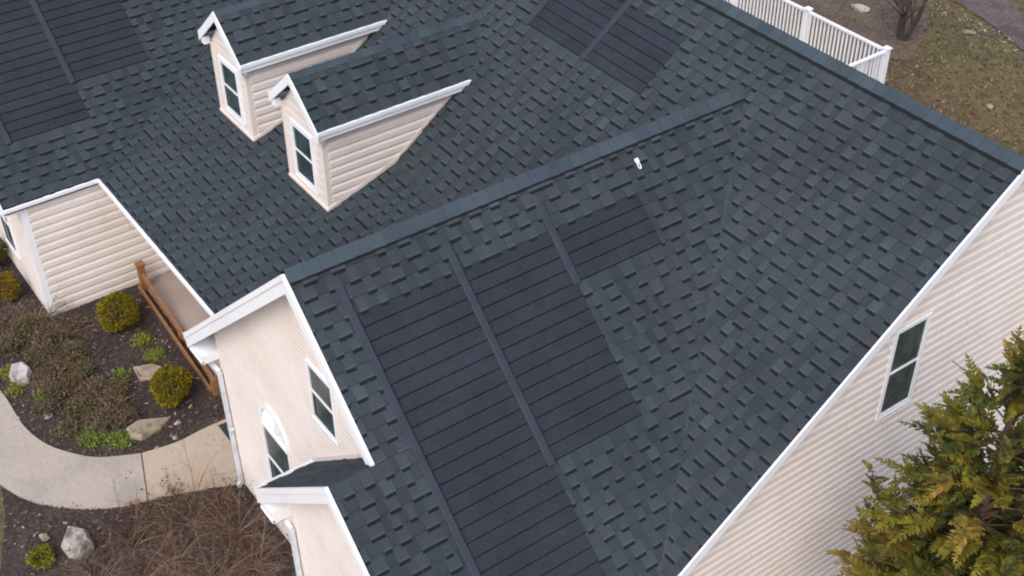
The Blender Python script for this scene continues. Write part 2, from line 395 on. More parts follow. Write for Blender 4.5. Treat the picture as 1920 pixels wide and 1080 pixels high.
# ------------------------------------------------------------------ ridge caps
def ridge(y_or_x, a, b, z, axis, ml, mr, parent, hw=0.15, rise=0.035, jitter=True):
    """overlapping bent caps along a ridge; axis 'x' or 'y'. ml/mr slope each side"""
    L = b - a; n = max(1, int(round(abs(L) / 0.24))); st = L / n
    sl_l = Vector((1, ml)).normalized(); sl_r = Vector((1, mr)).normalized()
    meshes = []
    for k in range(6):
        kk = rng.uniform(0.93, 1.07); c = rng.choice([(0.046, 0.066, 0.081), (0.048, 0.066, 0.080), (0.045, 0.061, 0.078)])
        c = tuple(q * kk for q in c); mb = MB()
        def prof(t, off):
            return [(-hw * sl_l.x, -hw * sl_l.y + off), (-0.045, -0.045 * ml + off + 0.004), (0, off + 0.010), (0.045, -0.045 * mr + off + 0.004), (hw * sl_r.x, -hw * sl_r.y + off)]
        s = abs(st)
        t0 = prof(0, rise - 0.004); t1 = prof(1, rise + 0.006)
        for i in range(4):
            mb.face([(0, t0[i][0], t0[i][1]), (0, t0[i + 1][0], t0[i + 1][1]), (s * 1.02, t1[i + 1][0], t1[i + 1][1]), (s * 1.02, t1[i][0], t1[i][1])], c)
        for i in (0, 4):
            mb.face([(0, t0[i][0], t0[i][1]), (s * 1.02, t1[i][0], t1[i][1]), (s * 1.02, t1[i][0], t1[i][1] - .012), (0, t0[i][0], t0[i][1] - .012)], tuple(q * 0.6 for q in c))  # side edges tinted darker to paint the shade below the cap
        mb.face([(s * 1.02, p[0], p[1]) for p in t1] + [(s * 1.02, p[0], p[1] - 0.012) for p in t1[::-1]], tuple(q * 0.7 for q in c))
        meshes.append(mb.mesh('ridge_cap_shingle', M['cap']))
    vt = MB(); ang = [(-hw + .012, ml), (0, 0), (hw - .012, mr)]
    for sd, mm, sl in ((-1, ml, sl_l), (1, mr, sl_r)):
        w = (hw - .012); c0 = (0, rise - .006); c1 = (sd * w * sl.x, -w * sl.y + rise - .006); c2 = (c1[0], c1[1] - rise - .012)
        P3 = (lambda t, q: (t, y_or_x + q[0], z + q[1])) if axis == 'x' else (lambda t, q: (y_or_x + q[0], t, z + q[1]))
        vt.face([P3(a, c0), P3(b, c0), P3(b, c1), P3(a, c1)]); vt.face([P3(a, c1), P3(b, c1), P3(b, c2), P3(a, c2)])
    vt.build('ridge_vent_shadow', M['vent'], parent)  # vent slab coloured black to paint the shadow line under the caps
    for k in range(n):
        p = a + k * st
        if axis == 'x':
            sx = 1 if st > 0 else -1
            mw = Matrix(((sx, 0, 0, p), (0, sx, 0, y_or_x), (0, 0, 1, z), (0, 0, 0, 1)))
        else:
            sy = 1 if st > 0 else -1
            mw = Matrix(((0, -sy, 0, y_or_x), (sy, 0, 0, p), (0, 0, 1, z), (0, 0, 0, 1)))
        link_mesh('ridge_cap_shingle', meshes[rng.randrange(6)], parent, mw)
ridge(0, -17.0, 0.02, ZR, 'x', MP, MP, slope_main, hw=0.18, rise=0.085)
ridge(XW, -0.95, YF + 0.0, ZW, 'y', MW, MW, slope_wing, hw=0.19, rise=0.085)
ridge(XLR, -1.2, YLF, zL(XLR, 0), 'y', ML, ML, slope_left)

# ------------------------------------------------------------------ siding
def board(mb, O, U, N, pl, s0, s1, z, e, proud):
    # dutch-lap profile: proud lower face, coved upper part running back under the next board
    Z = Vector((0, 0, 1)); zs = [z, z + 0.52 * e, z + 0.80 * e, z + e]; ns = [proud, proud * .93, proud * .22, 0.001]
    for k in range(3):
        q = clip(pl, [(-99, zs[k]), (99, zs[k]), (99, zs[k + 1]), (-99, zs[k + 1])])
        if not q: continue
        nf = lambda zz: ns[k] + (ns[k + 1] - ns[k]) * (zz - zs[k]) / (zs[k + 1] - zs[k])
        top = [O + U * u + Z * zz + N * nf(zz) for u, zz in q]
        bot = [O + U * u + Z * zz for u, zz in q]
        mb.face(top)
        for i in range(len(q)):
            i2 = (i + 1) % len(q)
            if abs(q[i][1] - q[i2][1]) < 1e-7 and (k > 0 or abs(q[i][1] - zs[0]) > 1e-7): continue
            mb.face([bot[i], bot[i2], top[i2], top[i]])
def siding(parent, O, U, N, poly, z0, e, holes=(), proud=0.022, mat='siding', seams=False):
    """clapboards as single boards. poly (u,z) convex, holes = rects (u0,u1,z0,z1)"""
    O = Vector(O); U = Vector(U); N = Vector(N); conv = ccw(poly)
    zmax = max(p[1] for p in poly); z = z0
    while z < zmax:
        segs = [(-99, 99)]
        for (a, b, h0, h1) in holes:
            if z + e * 0.5 > h0 and z + e * 0.5 < h1:
                segs = [q for s0, s1 in segs for q in ((s0, min(s1, a)), (max(s0, b), s1)) if q[1] - q[0] > 0.01]
        if seams:   # butt joints between board lengths
            cut = -9 + rng.uniform(0, 3.6); cuts = []
            while cut < 7: cuts.append(cut); cut += rng.uniform(3.2, 3.9)
            for cc in cuts:
                segs = [q for s0, s1 in segs for q in ([(s0, s1)] if not (s0 < cc < s1) else [(s0, cc - .004), (cc + .004, s1)])]
        for (s0, s1) in segs:
            pl = clip([(s0, z), (s1, z), (s1, z + e), (s0, z + e)], conv)
            if not pl or area(pl) < 0.004: continue
            mb = MB(); n = len(pl)
            board(mb, O, U, N, pl, s0, s1, z, e, proud)
            mb.build('siding_board', M[mat], parent)
        z += e
def wall(name, pts3, th, N):
    """solid slab: outline points (3D, planar) extruded inward against N"""
    mb = MB(); N = Vector(N); a = [Vector(p) for p in pts3]; b = [p - N * th for p in a]
    mb.face(a); mb.face(b[::-1])
    for k in range(len(a)): k2 = (k + 1) % len(a); mb.face([b[k], b[k2], a[k2], a[k]])
    return part(mb, name, M['wall'])
# end wall facing +X
ew = wall('wall', [(XEND, -9.2, -0.3), (XEND, 6.0, -0.3), (XEND, 6.0, 3.35), (XEND, 0, ZR - 0.14), (XEND, -6.1, 3.3), (XEND, -9.2, 3.3)], 0.15, (1, 0, 0))
tag(ew, 'tall cream gable end wall')
RW = (-1.982, -1.233, 4.379, 6.046)
siding(ew, (XEND, 0, 0), (0, 1, 0), (1, 0, 0), [(-6.1, 0), (6.0, 0), (6.0, 3.35), (0, ZR - 0.15), (-6.1, 3.3)], 0.05, 0.165, [(RW[0] + .02, RW[1] - .02, RW[2] + 0.02, RW[3] - 0.02)], proud=0.034, seams=True)
# front wing wall facing -Y
fw = wall('wall', [(-8.39, YWALL, -0.2), (XB, YWALL, -0.2), (XB, YWALL, ZB - 0.14), (XW, YWALL, ZW - 0.15), (-8.39, YWALL, 3.75)], 0.15, (0, -1, 0))
tag(fw, 'bright cream front gable wall with arched window')
W1 = (-4.80, -4.06, 4.53, 5.62)       # gable window outer
W2 = (-6.93, -5.92, 1.15, 2.80)       # arched window outer, below the arch
siding(fw, (0, YWALL, 0), (1, 0, 0), (0, -1, 0), [(-8.33, 0), (XB, 0), (XB, ZB - 0.15), (XW, ZW - 0.16), (-8.33, 3.85)], 0.05, 0.10, [W1, (W2[0], W2[1], W2[2], 2.80), (-6.85, -6.0, 2.80, 3.05), (-6.7, -6.15, 3.05, 3.25)], proud=0.016)
wl = wall('wall', [(-8.39, -6.0, -0.2), (-8.39, YWALL - .0, -0.2), (-8.39, YWALL, 3.6), (-8.39, -6.0, 3.6)], 0.15, (-1, 0, 0))
# garage bump
bw = wall('wall', [(-4.58, YBW, -0.2), (XEND - .15, YBW, -0.2), (XEND - .15, YBW, 3.4), (XB, YBW, ZB - 0.14), (-4.58, YBW, 3.65)], 0.15, (0, -1, 0))
tag(bw, 'lowest cream gable wall at the bottom of the view')
siding(bw, (0, YBW, 0), (1, 0, 0), (0, -1, 0), [(-4.52, 0), (XEND - .15, 0), (XEND - .15, 3.4), (XB, ZB - 0.16), (-4.52, 3.7)], 0.05, 0.10, proud=0.016)
bl = wall('wall', [(-4.58, YWALL, -0.2), (-4.58, YBW, -0.2), (-4.58, YBW, 3.6), (-4.58, YWALL, 3.6)], 0.15, (-1, 0, 0))
# left wing: side wall facing +X and front wall facing -Y
XLW = -14.42; YLW = -9.86
lw = wall('wall', [(XLW, YLW, 0.3), (XLW, -5.5, 0.3), (XLW, -5.5, ZE - 0.05), (XLW, YLW, ZE - 0.05)], 0.15, (1, 0, 0))
tag(lw, 'side wall of the left wing above the planting bed')
siding(lw, (XLW, 0, 0), (0, 1, 0), (1, 0, 0), [(YLW + .1, 0.38), (-5.5, 0.38), (-5.5, ZE - .06), (YLW + .1, ZE - .06)], 0.38, 0.196, proud=0.036, seams=True)
lf = wall('wall', [(-24.4, YLW, 0.3), (XLW, YLW, 0.3), (XLW, YLW, ZE - 0.05), (XLR, YLW, zL(XLR, 0) - 0.15), (-24.4, YLW, ZE - .3)], 0.15, (0, -1, 0))
siding(lf, (0, YLW, 0), (1, 0, 0), (0, -1, 0), [(-24.4, 0.4), (XLW - .1, 0.4), (XLW - .1, ZE - .05), (XLR, zL(XLR, 0) - .15), (-24.4, ZE - .3)], 0.4, 0.196, [(-16.6, -15.75, 1.25, 2.75)], proud=0.02)
# porch back wall
pb = wall('wall', [(XLW, -5.9, 0.3), (-8.39, -5.9, 0.3), (-8.39, -5.9, 3.9), (XLW, -5.9, 3.9)], 0.15, (0, -1, 0))
hb = wall('wall', [(-24, 5.7, -0.2), (XEND, 5.7, -0.2), (XEND, 5.7, 3.4), (-24, 5.7, 3.4)], 0.15, (0, 1, 0))

def boxpart(name, mat, a, b, parent=None):
    mb = MB(); mb.box(a, b); o = mb.build(name, M[mat], parent or house)
    if (parent or house) is house: o.matrix_local = HINV
    return o
mb = MB(); mb.bar((XB - .08, YWALL - .03, zB(XB - .08, 0) + .05), (-5.0, YWALL - .03, zB(-5.0, 0) + .05), 0.05, 0.06, up=(0, 1, 0)); part(mb, 'wall_flashing', M['siding'])
# corner posts
boxpart('corner_post', 'white', (XLW - 0.10, YLW - 0.03, 0.33), (XLW + 0.03, YLW + 0.10, ZE - 0.07))
boxpart('corner_post', 'corner', (-8.42, YWALL - 0.02, 0.0), (-8.31, YWALL + 0.08, 3.6))
boxpart('corner_post', 'corner', (-4.61, YBW - 0.02, 0.0), (-4.50, YBW + 0.08, 3.6))
boxpart('foundation', 'porch', (XLW - 0.1, YLW + 0.02, 0.2), (XLW + 0.012, -7.9, 0.375))

# ------------------------------------------------------------------ fascia, rakes, gutters
def rake(p, q, h, th, out, name='rake_board', lift=0.02, parent=None):
    """board following a sloping edge from p to q (top edge), hanging h down, th thick towards 'out'"""
    mb = MB(); p = Vector(p); q = Vector(q); out = Vector(out); z = Vector((0, 0, 1))
    lo = [p - z * h, q - z * h, q - z * h + out * th, p - z * h + out * th]
    hi = [p + z * lift, q + z * lift, q + z * lift + out * th, p + z * lift + out * th]
    mb.hexa(lo, hi); o = mb.build(name, M['white'], parent or house)
    if (parent or house) is house: o.matrix_local = HINV
    return o
def soffit(pts, parent=None):
    mb = MB(); a = [Vector(p) for p in pts]; z = Vector((0, 0, -0.02))
    mb.hexa([p + z for p in a], a); o = mb.build('soffit', M['white'], parent or house)
    if (parent or house) is house: o.matrix_local = HINV
    return o
# main gable end
rake((0.0, 0.0, ZR), (0.0, yv(0) - 0.1, zM(0, yv(0) - 0.1)), 0.19, 0.03, (1, 0, 0), lift=0.012)
rake((0.0, 0.0, ZR), (0.0, 6.1, ZR - MP * 6.1), 0.19, 0.03, (1, 0, 0), lift=0.012)
soffit([(XEND, 0, ZR - .17), (0, 0, ZR - .17), (0, yv(0), 3.41 - .17), (XEND, yv(0), 3.41 - .17)])
# wing gable rakes
rake((XW, YF, ZW), (XB + 0.0, YF, ZB), 0.29, 0.03, (0, -1, 0), lift=0.03)
rake((XW, YF, ZW), (-8.95, YF, zW(-8.95, 0)), 0.29, 0.03, (0, -1, 0), lift=0.03)
rake((XW, YF - 0.03, ZW), (XB, YF - 0.03, ZB), 0.07, 0.02, (0, -1, 0), lift=0.036, name='rake_trim')
rake((XW, YF - 0.03, ZW), (-8.95, YF - 0.03, zW(-8.95, 0)), 0.07, 0.02, (0, -1, 0), lift=0.036, name='rake_trim')
soffit([(XW, YF, ZW - .22), (-8.95, YF, zW(-8.95, 0) - .22), (-8.95, YWALL, zW(-8.95, 0) - .22), (XW, YWALL, ZW - .22)])
soffit([(XW, YF, ZW - .22), (XW, YWALL, ZW - .22), (XB, YWALL, ZB - .22), (XB, YF, ZB - .22)])
# garage gable rakes
rake((XB, YB, ZB), (0, YB, zW(0, 0)), 0.27, 0.03, (0, -1, 0), lift=0.03)
rake((XB, YB, ZB), (-5.0, YB, zB(-5.0, 0)), 0.27, 0.03, (0, -1, 0), lift=0.03)
rake((XB, YB - .03, ZB), (0, YB - .03, zW(0, 0)), 0.07, 0.02, (0, -1, 0), lift=0.036, name='rake_trim')
rake((XB, YB - .03, ZB), (-5.0, YB - .03, zB(-5.0, 0)), 0.07, 0.02, (0, -1, 0), lift=0.036, name='rake_trim')
soffit([(XB, YB, ZB - .2), (-5.0, YB, zB(-5, 0) - .2), (-5.0, YBW, zB(-5, 0) - .2), (XB, YBW, ZB - .2)])
soffit([(XB, YB, ZB - .2), (XB, YBW, ZB - .2), (0, YBW, zW(0, 0) - .2), (0, YB, zW(0, 0) - .2)])
# left wing
rake((XL, YLF, ZE), (XLR, YLF, zL(XLR, 0)), 0.22, 0.03, (0, -1, 0), lift=0.03)
soffit([(XL, YLF, ZE - .14), (XLR, YLF, zL(XLR, 0) - .14), (XLR, YLW, zL(XLR, 0) - .14), (XL, YLW, ZE - .14)])
rake((XL, YLF, ZE), (XL, YE + .02, ZE), 0.075, 0.03, (1, 0, 0), name='fascia', lift=0.008)
rake((XL + .03, YLF - .03, ZE), (XL + .03, YE, ZE), 0.05, 0.035, (1, 0, 0), name='drip_edge', lift=0.012)
# porch eave
rake((XL, YE, ZE), (-8.5, YE, ZE), 0.12, 0.03, (0, -1, 0), name='fascia', lift=0.008)
rake((XL + .06, YE - .03, ZE), (-8.5, YE - .03, ZE), 0.05, 0.03, (0, -1, 0), name='drip_edge', lift=0.012)
soffit([(XL, YE, ZE - .12), (-8.5, YE, ZE - .12), (-8.5, -5.9, ZE - .12), (XL, -5.9, ZE - .12)])
# cornice returns (boxed) at the lower gable corners
def cornice(x0, x1, y0, y1, z0, z1):
    mb = MB(); mb.box((x0, y0, z0), (x1, y1, z1)); mb.box((x0 - .012, y0 - .012, z0 + .02), (x1 + .0, y0 + .03, z0 + .06))
    return part(mb, 'cornice_return', M['white'])
cornice(-8.90, -8.42, YF + 0.0, YWALL + 0.2, 3.03, 3.20)
cornice(-4.95, -4.58, YB + 0.0, YBW + 0.2, 3.03, 3.26)
def gutter(p, q, out, name='gutter'):
    """open K profile trough along an eave"""
    mb = MB(); p = Vector(p); q = Vector(q); out = Vector(out); z = Vector((0, 0, 1))
    prof = [(0, 0.0), (0, -0.10), (0.055, -0.10), (0.065, -0.06), (0.085, -0.02), (0.085, 0.0), (0.078, 0.0), (0.058, -0.06), (0.048, -0.09), (0.01, -0.09), (0.01, 0)]
    A = [p + out * a + z * b for a, b in prof]; B = [q + out * a + z * b for a, b in prof]
    for k in range(len(prof)):
        k2 = (k + 1) % len(prof); mb.face([A[k], A[k2], B[k2], B[k]])
    for R in (A, B): mb.face([R[0], R[1], R[2], R[3], R[4], R[5]])
    return part(mb, name, M['white'])
gutter((-8.93, YF - 0.04, 3.36), (-8.93, -8.0, 3.36), (-1, 0, 0))
gutter((-4.985, YB - 0.03, 3.408), (-4.985, YWALL - .03, 3.408), (-1, 0, 0))
def downspout(pts):
    mb = MB()
    for a, b in zip(pts[:-1], pts[1:]): mb.bar(a, b, 0.085, 0.065, up=(0, 1, 0.01))
    for k in (2,):
        z = pts[-2][2] + (pts[-3][2] - pts[-2][2]) * k / 4 if len(pts) > 3 else 1
        mb.box((pts[-2][0] - .055, pts[-2][1] - .045, z - .012), (pts[-2][0] + .055, pts[-2][1] + .045, z + .012))
    return part(mb, 'downspout', M['galv'])
downspout([(-8.98, -8.80, 3.30), (-8.86, -8.74, 3.00), (-8.37, -8.64, 2.78), (-8.33, -8.635, 0.16), (-8.33, -8.70, 0.06)])
downspout([(-5.02, -9.45, 3.32), (-4.90, -9.40, 3.05), (-4.50, -9.32, 2.85), (-4.46, -9.315, 0.2), (-4.46, -9.5, 0.08)])

# ------------------------------------------------------------------ windows
def window(O, U, N, u0, u1, z0, z1, fr=0.075, arch=None, sill=True, rail=0.5, muntin=False):
    O = Vector(O); U = Vector(U); N = Vector(N); Z = Vector((0, 0, 1))
    def slab(mb, a, b, c, d, n0, n1):
        q = [(a, c), (b, c), (b, d), (a, d)]
        mb.hexa([O + U * u + Z * z + N * n0 for u, z in q], [O + U * u + Z * z + N * n1 for u, z in q])
    mb = MB()
    slab(mb, u0, u0 + fr, z0, z1, 0, 0.045); slab(mb, u1 - fr, u1, z0, z1, 0, 0.045)
    slab(mb, u0 + fr, u1 - fr, z1 - fr, z1, 0, 0.044); slab(mb, u0 + fr, u1 - fr, z0, z0 + fr, 0, 0.044)
    slab(mb, u0, u1, z0 - 0.02, z0, 0, 0.05)
    w = part(mb, 'window', M['white'])
    a, b, c, d = u0 + fr, u1 - fr, z0 + fr, z1 - fr; mid = c + (d - c) * rail; s = 0.03
    gp = MB(); slab(gp, a, b, mid, d, 0.0, 0.022); gp.build('pane', M['glass'], w)
    gp = MB(); slab(gp, a, b, c, mid, 0.0, 0.012); gp.build('pane', M['glass'], w)
    sb = MB(); slab(sb, a, b, mid - 0.018, mid + 0.018, 0.0, 0.036); sb.build('meeting_rail', M['sash'], w)
    sb = MB(); slab(sb, a, b, c, c + s, 0.012, 0.028); slab(sb, a, a + .018, c + s, mid - .018, 0.012, 0.026); slab(sb, b - .018, b, c + s, mid - .018, 0.012, 0.026)
    sb.build('sash', M['screen'] if not muntin else M['sash'], w)
    return w
tag(window((XEND + .0, 0, 0), (0, 1, 0), (1, 0, 0), *RW, fr=0.07), 'window high in the end wall')
tag(window((0, YWALL, 0), (1, 0, 0), (0, -1, 0), *W1, fr=0.055), 'window near the peak of the front gable')
aw = window((0, YWALL, 0), (1, 0, 0), (0, -1, 0), *W2, fr=0.07, rail=0.52)
tag(aw, 'arched window in the front gable wall')
window((0, YLW, 0), (1, 0, 0), (0, -1, 0), -16.6, -15.75, 1.25, 2.75)
# arch panel over the window
mb = MB(); cx = (W2[0] + W2[1]) / 2; rx = (W2[1] - W2[0]) / 2; n = 20
def arc(r, ang, y): return (cx + r * rx * math.cos(ang), y, W2[3] + r * 0.60 * math.sin(ang))
for k in range(n):
    a0 = math.pi * k / n; a1 = math.pi * (k + 1) / n
    mb.hexa([arc(.86, a0, YWALL), arc(1, a0, YWALL), arc(1, a1, YWALL), arc(.86, a1, YWALL)], [arc(.86, a0, YWALL - .05), arc(1, a0, YWALL - .05), arc(1, a1, YWALL - .05), arc(.86, a1, YWALL - .05)])
mb.build('arch_trim', M['white'], aw)
mb = MB(); 
mb.face([arc(.86, math.pi * k / n, YWALL - .022) for k in range(n + 1)])
for k in range(1, 8):
    a = math.pi * k / 8
    mb.bar(arc(0.12, a, YWALL - .026), arc(.85, a, YWALL - .026), 0.02, 0.018, up=(0, 1, 0))
mb.build('arch_panel', M['white'], aw)

# ------------------------------------------------------------------ dormers
def dormer(xr, label):
    """xr = x of the right side wall"""
    W = 1.435; yd = -5.709; xc = xr - W / 2; zb = zS(0, yd); zt = ZR - 2.282; zp = ZR - 1.293; sl = 0.869
    oh = 0.131; yo = yd - 0.134
    xl = xr - W
    yw_top = (zt - ZR) / MP
    # body as one solid: walls
    mb = MB()
    side = [(yd, zb - .1), (yd, zt + 0.05), (yw_top + .3, zt + 0.05), (yw_top + .3, zt - .2), (YK, ZK - .1)]
    for x in (xr, xl): mb.face([(x, y, z) for y, z in side])
    mb.face([(xl, yd, zb - .1), (xr, yd, zb - .1), (xr, yd, zt + .05), (xc, yd, zp - 0.12), (xl, yd, zt + .05)])
    d = part(mb, 'dormer', M['wall']); tag(d, label)
    def clip3(polyA):
        return polyA
    e = 0.176
    # side boards: polygon (y, z) convex: above roof surfaces
    sp = [(yd + 0.09, zS(0, yd + .09) + .0), (YK, ZK), (yw_top, zt), (yw_top, zt), (yd + 0.09, zt)]
    sp = [(yd + .09, zS(0, yd + .09)), (YK, ZK + 0.0), (yw_top, zt), (yd + .09, zt)]
    # region is slightly concave at the kink: split into two convex fields
    siding_sub(d, (xr, 0, 0), (0, 1, 0), (1, 0, 0), sp, zb - .0, e)
    siding_sub(d, (xl, 0, 0), (0, 1, 0), (-1, 0, 0), sp, zb - .0, e)
    wn = (xc - 0.41, xc + 0.41, 4.50, 5.66)
    siding_sub(d, (0, yd, 0), (1, 0, 0), (0, -1, 0), [(xl + .08, zb), (xr - .08, zb), (xr - .08, zt + .02), (xc, zp - .14), (xl + .08, zt + .02)], zb, e, [(wn[0] + .01, wn[1] - .01, wn[2], wn[3])], 0.012)
    for (x0, x1) in ((xr - .08, xr + .022), (xl - .022, xl + .08)):
        m2 = MB(); m2.box((x0, yd - .02, zb - .05), (x1, yd + .09, zt + .04)); m2.build('corner_post', M['corner'], d)
    for xx, sg in ((xr, 1), (xl, -1)):
        m2 = MB(); o3 = .028 * sg
        m2.bar((xx + o3 * .5, yd, zb + .045), (xx + o3 * .5, YK, ZK + .045), abs(o3) + .03, 0.075, up=(0, 0, 1))
        m2.bar((xx + o3 * .5, YK, ZK + .045), (xx + o3 * .5, yw_top + .1, zt + .045 + .1 * MP), abs(o3) + .03, 0.075, up=(0, 0, 1)); m2.build('base_trim', M['siding'], d)
    # base flashing strip
    m2 = MB(); m2.bar((xl - .02, yd - .03, zb + .02), (xr + .02, yd - .03, zb + .02), 0.03, 0.05); m2.build('flashing', M['corner'], d)
    # roof slopes
    for sg in (1, -1):
        xe_ = xc + sg * (W / 2 + oh); ze_ = zp - sl * (W / 2 + oh)
        P = Plane((xc, 0, zp), (0, -sg, 0), (sg, 0, -sl))
        pts = [(xc, yo, zp), (xe_, yo, ze_), (xe_, (ze_ - ZR) / MP, ze_), (xc, (zp - ZR) / MP, zp)]
        m2 = MB(); lo = [Vector(p) - P.N * 0.05 for p in pts]; hi = [Vector(p) - P.N * 0.006 for p in pts]
        m2.hexa(lo, hi); m2.build('dormer_roof', M['deck'], d)
        conv = ccw([P.uv(p) for p in pts])
        sh = MB(); v_end = conv and max(p[1] for p in conv); r = 0
        nr = 5; ee = v_end / nr
        for r in range(nr):
            v0 = r * E if False else r * ee
            g = min(p[0] for p in conv) - rng.uniform(0, .5)
            while g < max(p[0] for p in conv):
                for poly, nf, tn in shingle_quads2(VARIANTS[rng.randrange(26)][0], v0, g, conv, ee): emit_poly(FIELD, P.pt, poly, nf, tn)
                g += PIECE
        # eave fascia with drip
        yend = (ze_ - ZR) / MP
        rake((xe_, yo, ze_), (xe_, yend + 0.0, ze_), 0.15, 0.03, (sg, 0, 0), name='fascia', lift=0.012, parent=d)
        rake((xe_ + sg * .03, yo - .02, ze_), (xe_ + sg * .03, yend, ze_), 0.05, 0.03, (sg, 0, 0), name='drip_edge', lift=0.016, parent=d)
        soffit([(xe_, yo, ze_ - .13), (xe_ - sg * oh, yo, ze_ - .13), (xe_ - sg * oh, yend - .2, ze_ - .13), (xe_, yend - .2, ze_ - .13)], d)
        rake((xc, yo, zp), (xe_ + sg * .05, yo, ze_ - .03), 0.17, 0.03, (0, -1, 0), lift=0.02, parent=d)
        # boxed return on the eave end
        m2 = MB(); m2.box((min(xe_, xe_ - sg * .14), yo - .01, ze_ - .22), (max(xe_, xe_ - sg * .14), yd - .02, ze_ - .06)); m2.build('cornice_return', M['white'], d)
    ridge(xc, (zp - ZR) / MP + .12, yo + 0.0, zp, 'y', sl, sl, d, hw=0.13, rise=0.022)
    w = window((0, yd, 0), (1, 0, 0), (0, -1, 0), *wn, fr=0.09)
    return d
def shingle_quads2(lay, v0, u0, conv, ee): return shingle_quads(lay, v0, u0, conv, ee)
def siding_sub(parent, O, U, N, poly, z0, e, holes=(), proud=0.038):
    O = Vector(O); U = Vector(U); N = Vector(N); conv = ccw(poly); zmax = max(p[1] for p in poly); z = z0
    while z < zmax - 0.01:
        segs = [(-99, 99)]
        for (a, b, h0, h1) in holes:
            if h0 < z + e * 0.5 < h1: segs = [(-99, a), (b, 99)]
        for s0, s1 in segs:
            pl = clip([(s0, z), (s1, z), (s1, z + e), (s0, z + e)], conv)
            if not pl or area(pl) < 0.002: continue
            mb = MB(); board(mb, O, U, N, pl, s0, s1, z, e, proud)
            mb.build('siding_board', M['siding'], parent)
        z += e
dormer(-9.499, 'nearer dormer with its right side wall fully seen')
dormer(-12.408, 'farther dormer partly hidden by the nearer one')

# ------------------------------------------------------------------ place the single shingles and the rest
CAND.sort(key=lambda c: c[0])
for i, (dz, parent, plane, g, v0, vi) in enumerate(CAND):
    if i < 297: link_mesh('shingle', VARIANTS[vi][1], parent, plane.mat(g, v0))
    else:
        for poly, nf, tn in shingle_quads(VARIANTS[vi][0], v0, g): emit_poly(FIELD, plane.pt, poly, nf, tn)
ff = part(FIELD, 'shingle_field', M['shingle']); ff['kind'] = 'stuff'
for P, a, b in ((PM, (XW + .2, yv(XW + .2)), (0, yv(0))), (PS, (xlk, YK), (XL, YE))):
    f = zM if P is PM else zS; mb = MB(); n = 26
    for k in range(n):
        t0, t1 = k / n, (k + 1.03) / n; p0 = (a[0] + (b[0] - a[0]) * t0, a[1] + (b[1] - a[1]) * t0); p1 = (a[0] + (b[0] - a[0]) * t1, a[1] + (b[1] - a[1]) * t1)
        j0, j1 = rng.uniform(-.015, .015), rng.uniform(-.015, .015)
        mb.bar((p0[0] + j0, p0[1], f(*p0) + .018), (p1[0] + j1, p1[1], f(*p1) + .026), 0.028, 0.012, tint=tuple(q * rng.uniform(.75, 1.2) for q in (0.038, 0.050, 0.059)))
    part(mb, 'valley_strip', M['shingle'])
# small white vent clip on the wing slope
mb = MB(); c = PW.uv((-4.13, -3.27, zW(-4.13, 0)))
mb.hexa([PW.pt(c[0] - .027, c[1] - .085, .02), PW.pt(c[0] + .027, c[1] - .085, .02), PW.pt(c[0] + .03, c[1] - .02, .02), PW.pt(c[0] - .03, c[1] - .02, .02)],
        [PW.pt(c[0] - .027, c[1] - .085, .05), PW.pt(c[0] + .027, c[1] - .085, .05), PW.pt(c[0] + .03, c[1] - .02, .05), PW.pt(c[0] - .03, c[1] - .02, .05)])
ring = [PW.pt(c[0] + .022 * math.cos(a), c[1] + .03 + .05 * math.sin(a), .035) for a in [2 * math.pi * k / 14 for k in range(15)]]
mb.tube(ring, [0.009] * 15, 5)
tag(part(mb, 'roof_hook', M['white']), 'small white metal hook lying below the wing ridge')

# ------------------------------------------------------------------ ground, walk, beds
def ground_mesh():
    xs = [-120, -60, -30, -22, -14.42] + [-14.42 + k * 1.0 for k in range(1, 6)] + [-8.39, -4, 0, 4, 10, 30, 60]
    ys = [-80, -40, -20, -12, -8, -4, 0, 4, 8, 20, 50, 100, 160]
    mb = MB(); nx = len(xs)
    for y in ys:
        for x in xs: mb.v.append((x, y, gz(x) - 0.03))
    for j in range(len(ys) - 1):
        for i in range(nx - 1):
            q = j * nx + i; mb.f.append((q, q + 1, q + nx + 1, q + nx)); mb.t.append(None)
    return mb
g = ground_mesh().build('ground', M['lawn']); tag(g, kind='structure')
def sheet(name, poly, mat, lift, n=0.25, amp=0.0):
    """triangulated-grid sheet clipped to a polygon that may be concave (fan cells), follows the ground"""
    mb = MB(); x0 = min(p[0] for p in poly); x1 = max(p[0] for p in poly); y0 = min(p[1] for p in poly); y1 = max(p[1] for p in poly)
    import bmesh
    bm = bmesh.new(); vs = [bm.verts.new((p[0], p[1], 0)) for p in poly]; bm.faces.new(vs)
    bmesh.ops.triangulate(bm, faces=bm.faces[:])
    k = math.ceil(x0 / n)
    while k * n < x1:
        bmesh.ops.bisect_plane(bm, geom=bm.verts[:] + bm.edges[:] + bm.faces[:], plane_co=(k * n, 0, 0), plane_no=(1, 0, 0)); k += 1
    k = math.ceil(y0 / n)
    while k * n < y1:
        bmesh.ops.bisect_plane(bm, geom=bm.verts[:] + bm.edges[:] + bm.faces[:], plane_co=(0, k * n, 0), plane_no=(0, 1, 0)); k += 1
    rr = random.Random(3)
    for v in bm.verts:
        h = 0
        if amp: h = amp * (math.sin(v.co.x * 5.1 + v.co.y * 2.3) * math.sin(v.co.y * 4.7 - v.co.x * 1.9) + rr.uniform(-.4, .4))
        v.co.z = gz(v.co.x) + lift + h
    bm.normal_update()
    for f in bm.faces:
        if f.normal.z < 0: f.normal_flip()
    me = bpy.data.meshes.new(name); bm.to_mesh(me); bm.free(); me.materials.append(mat)
    o = bpy.data.objects.new(name, me); COL.objects.link(o)
    return o
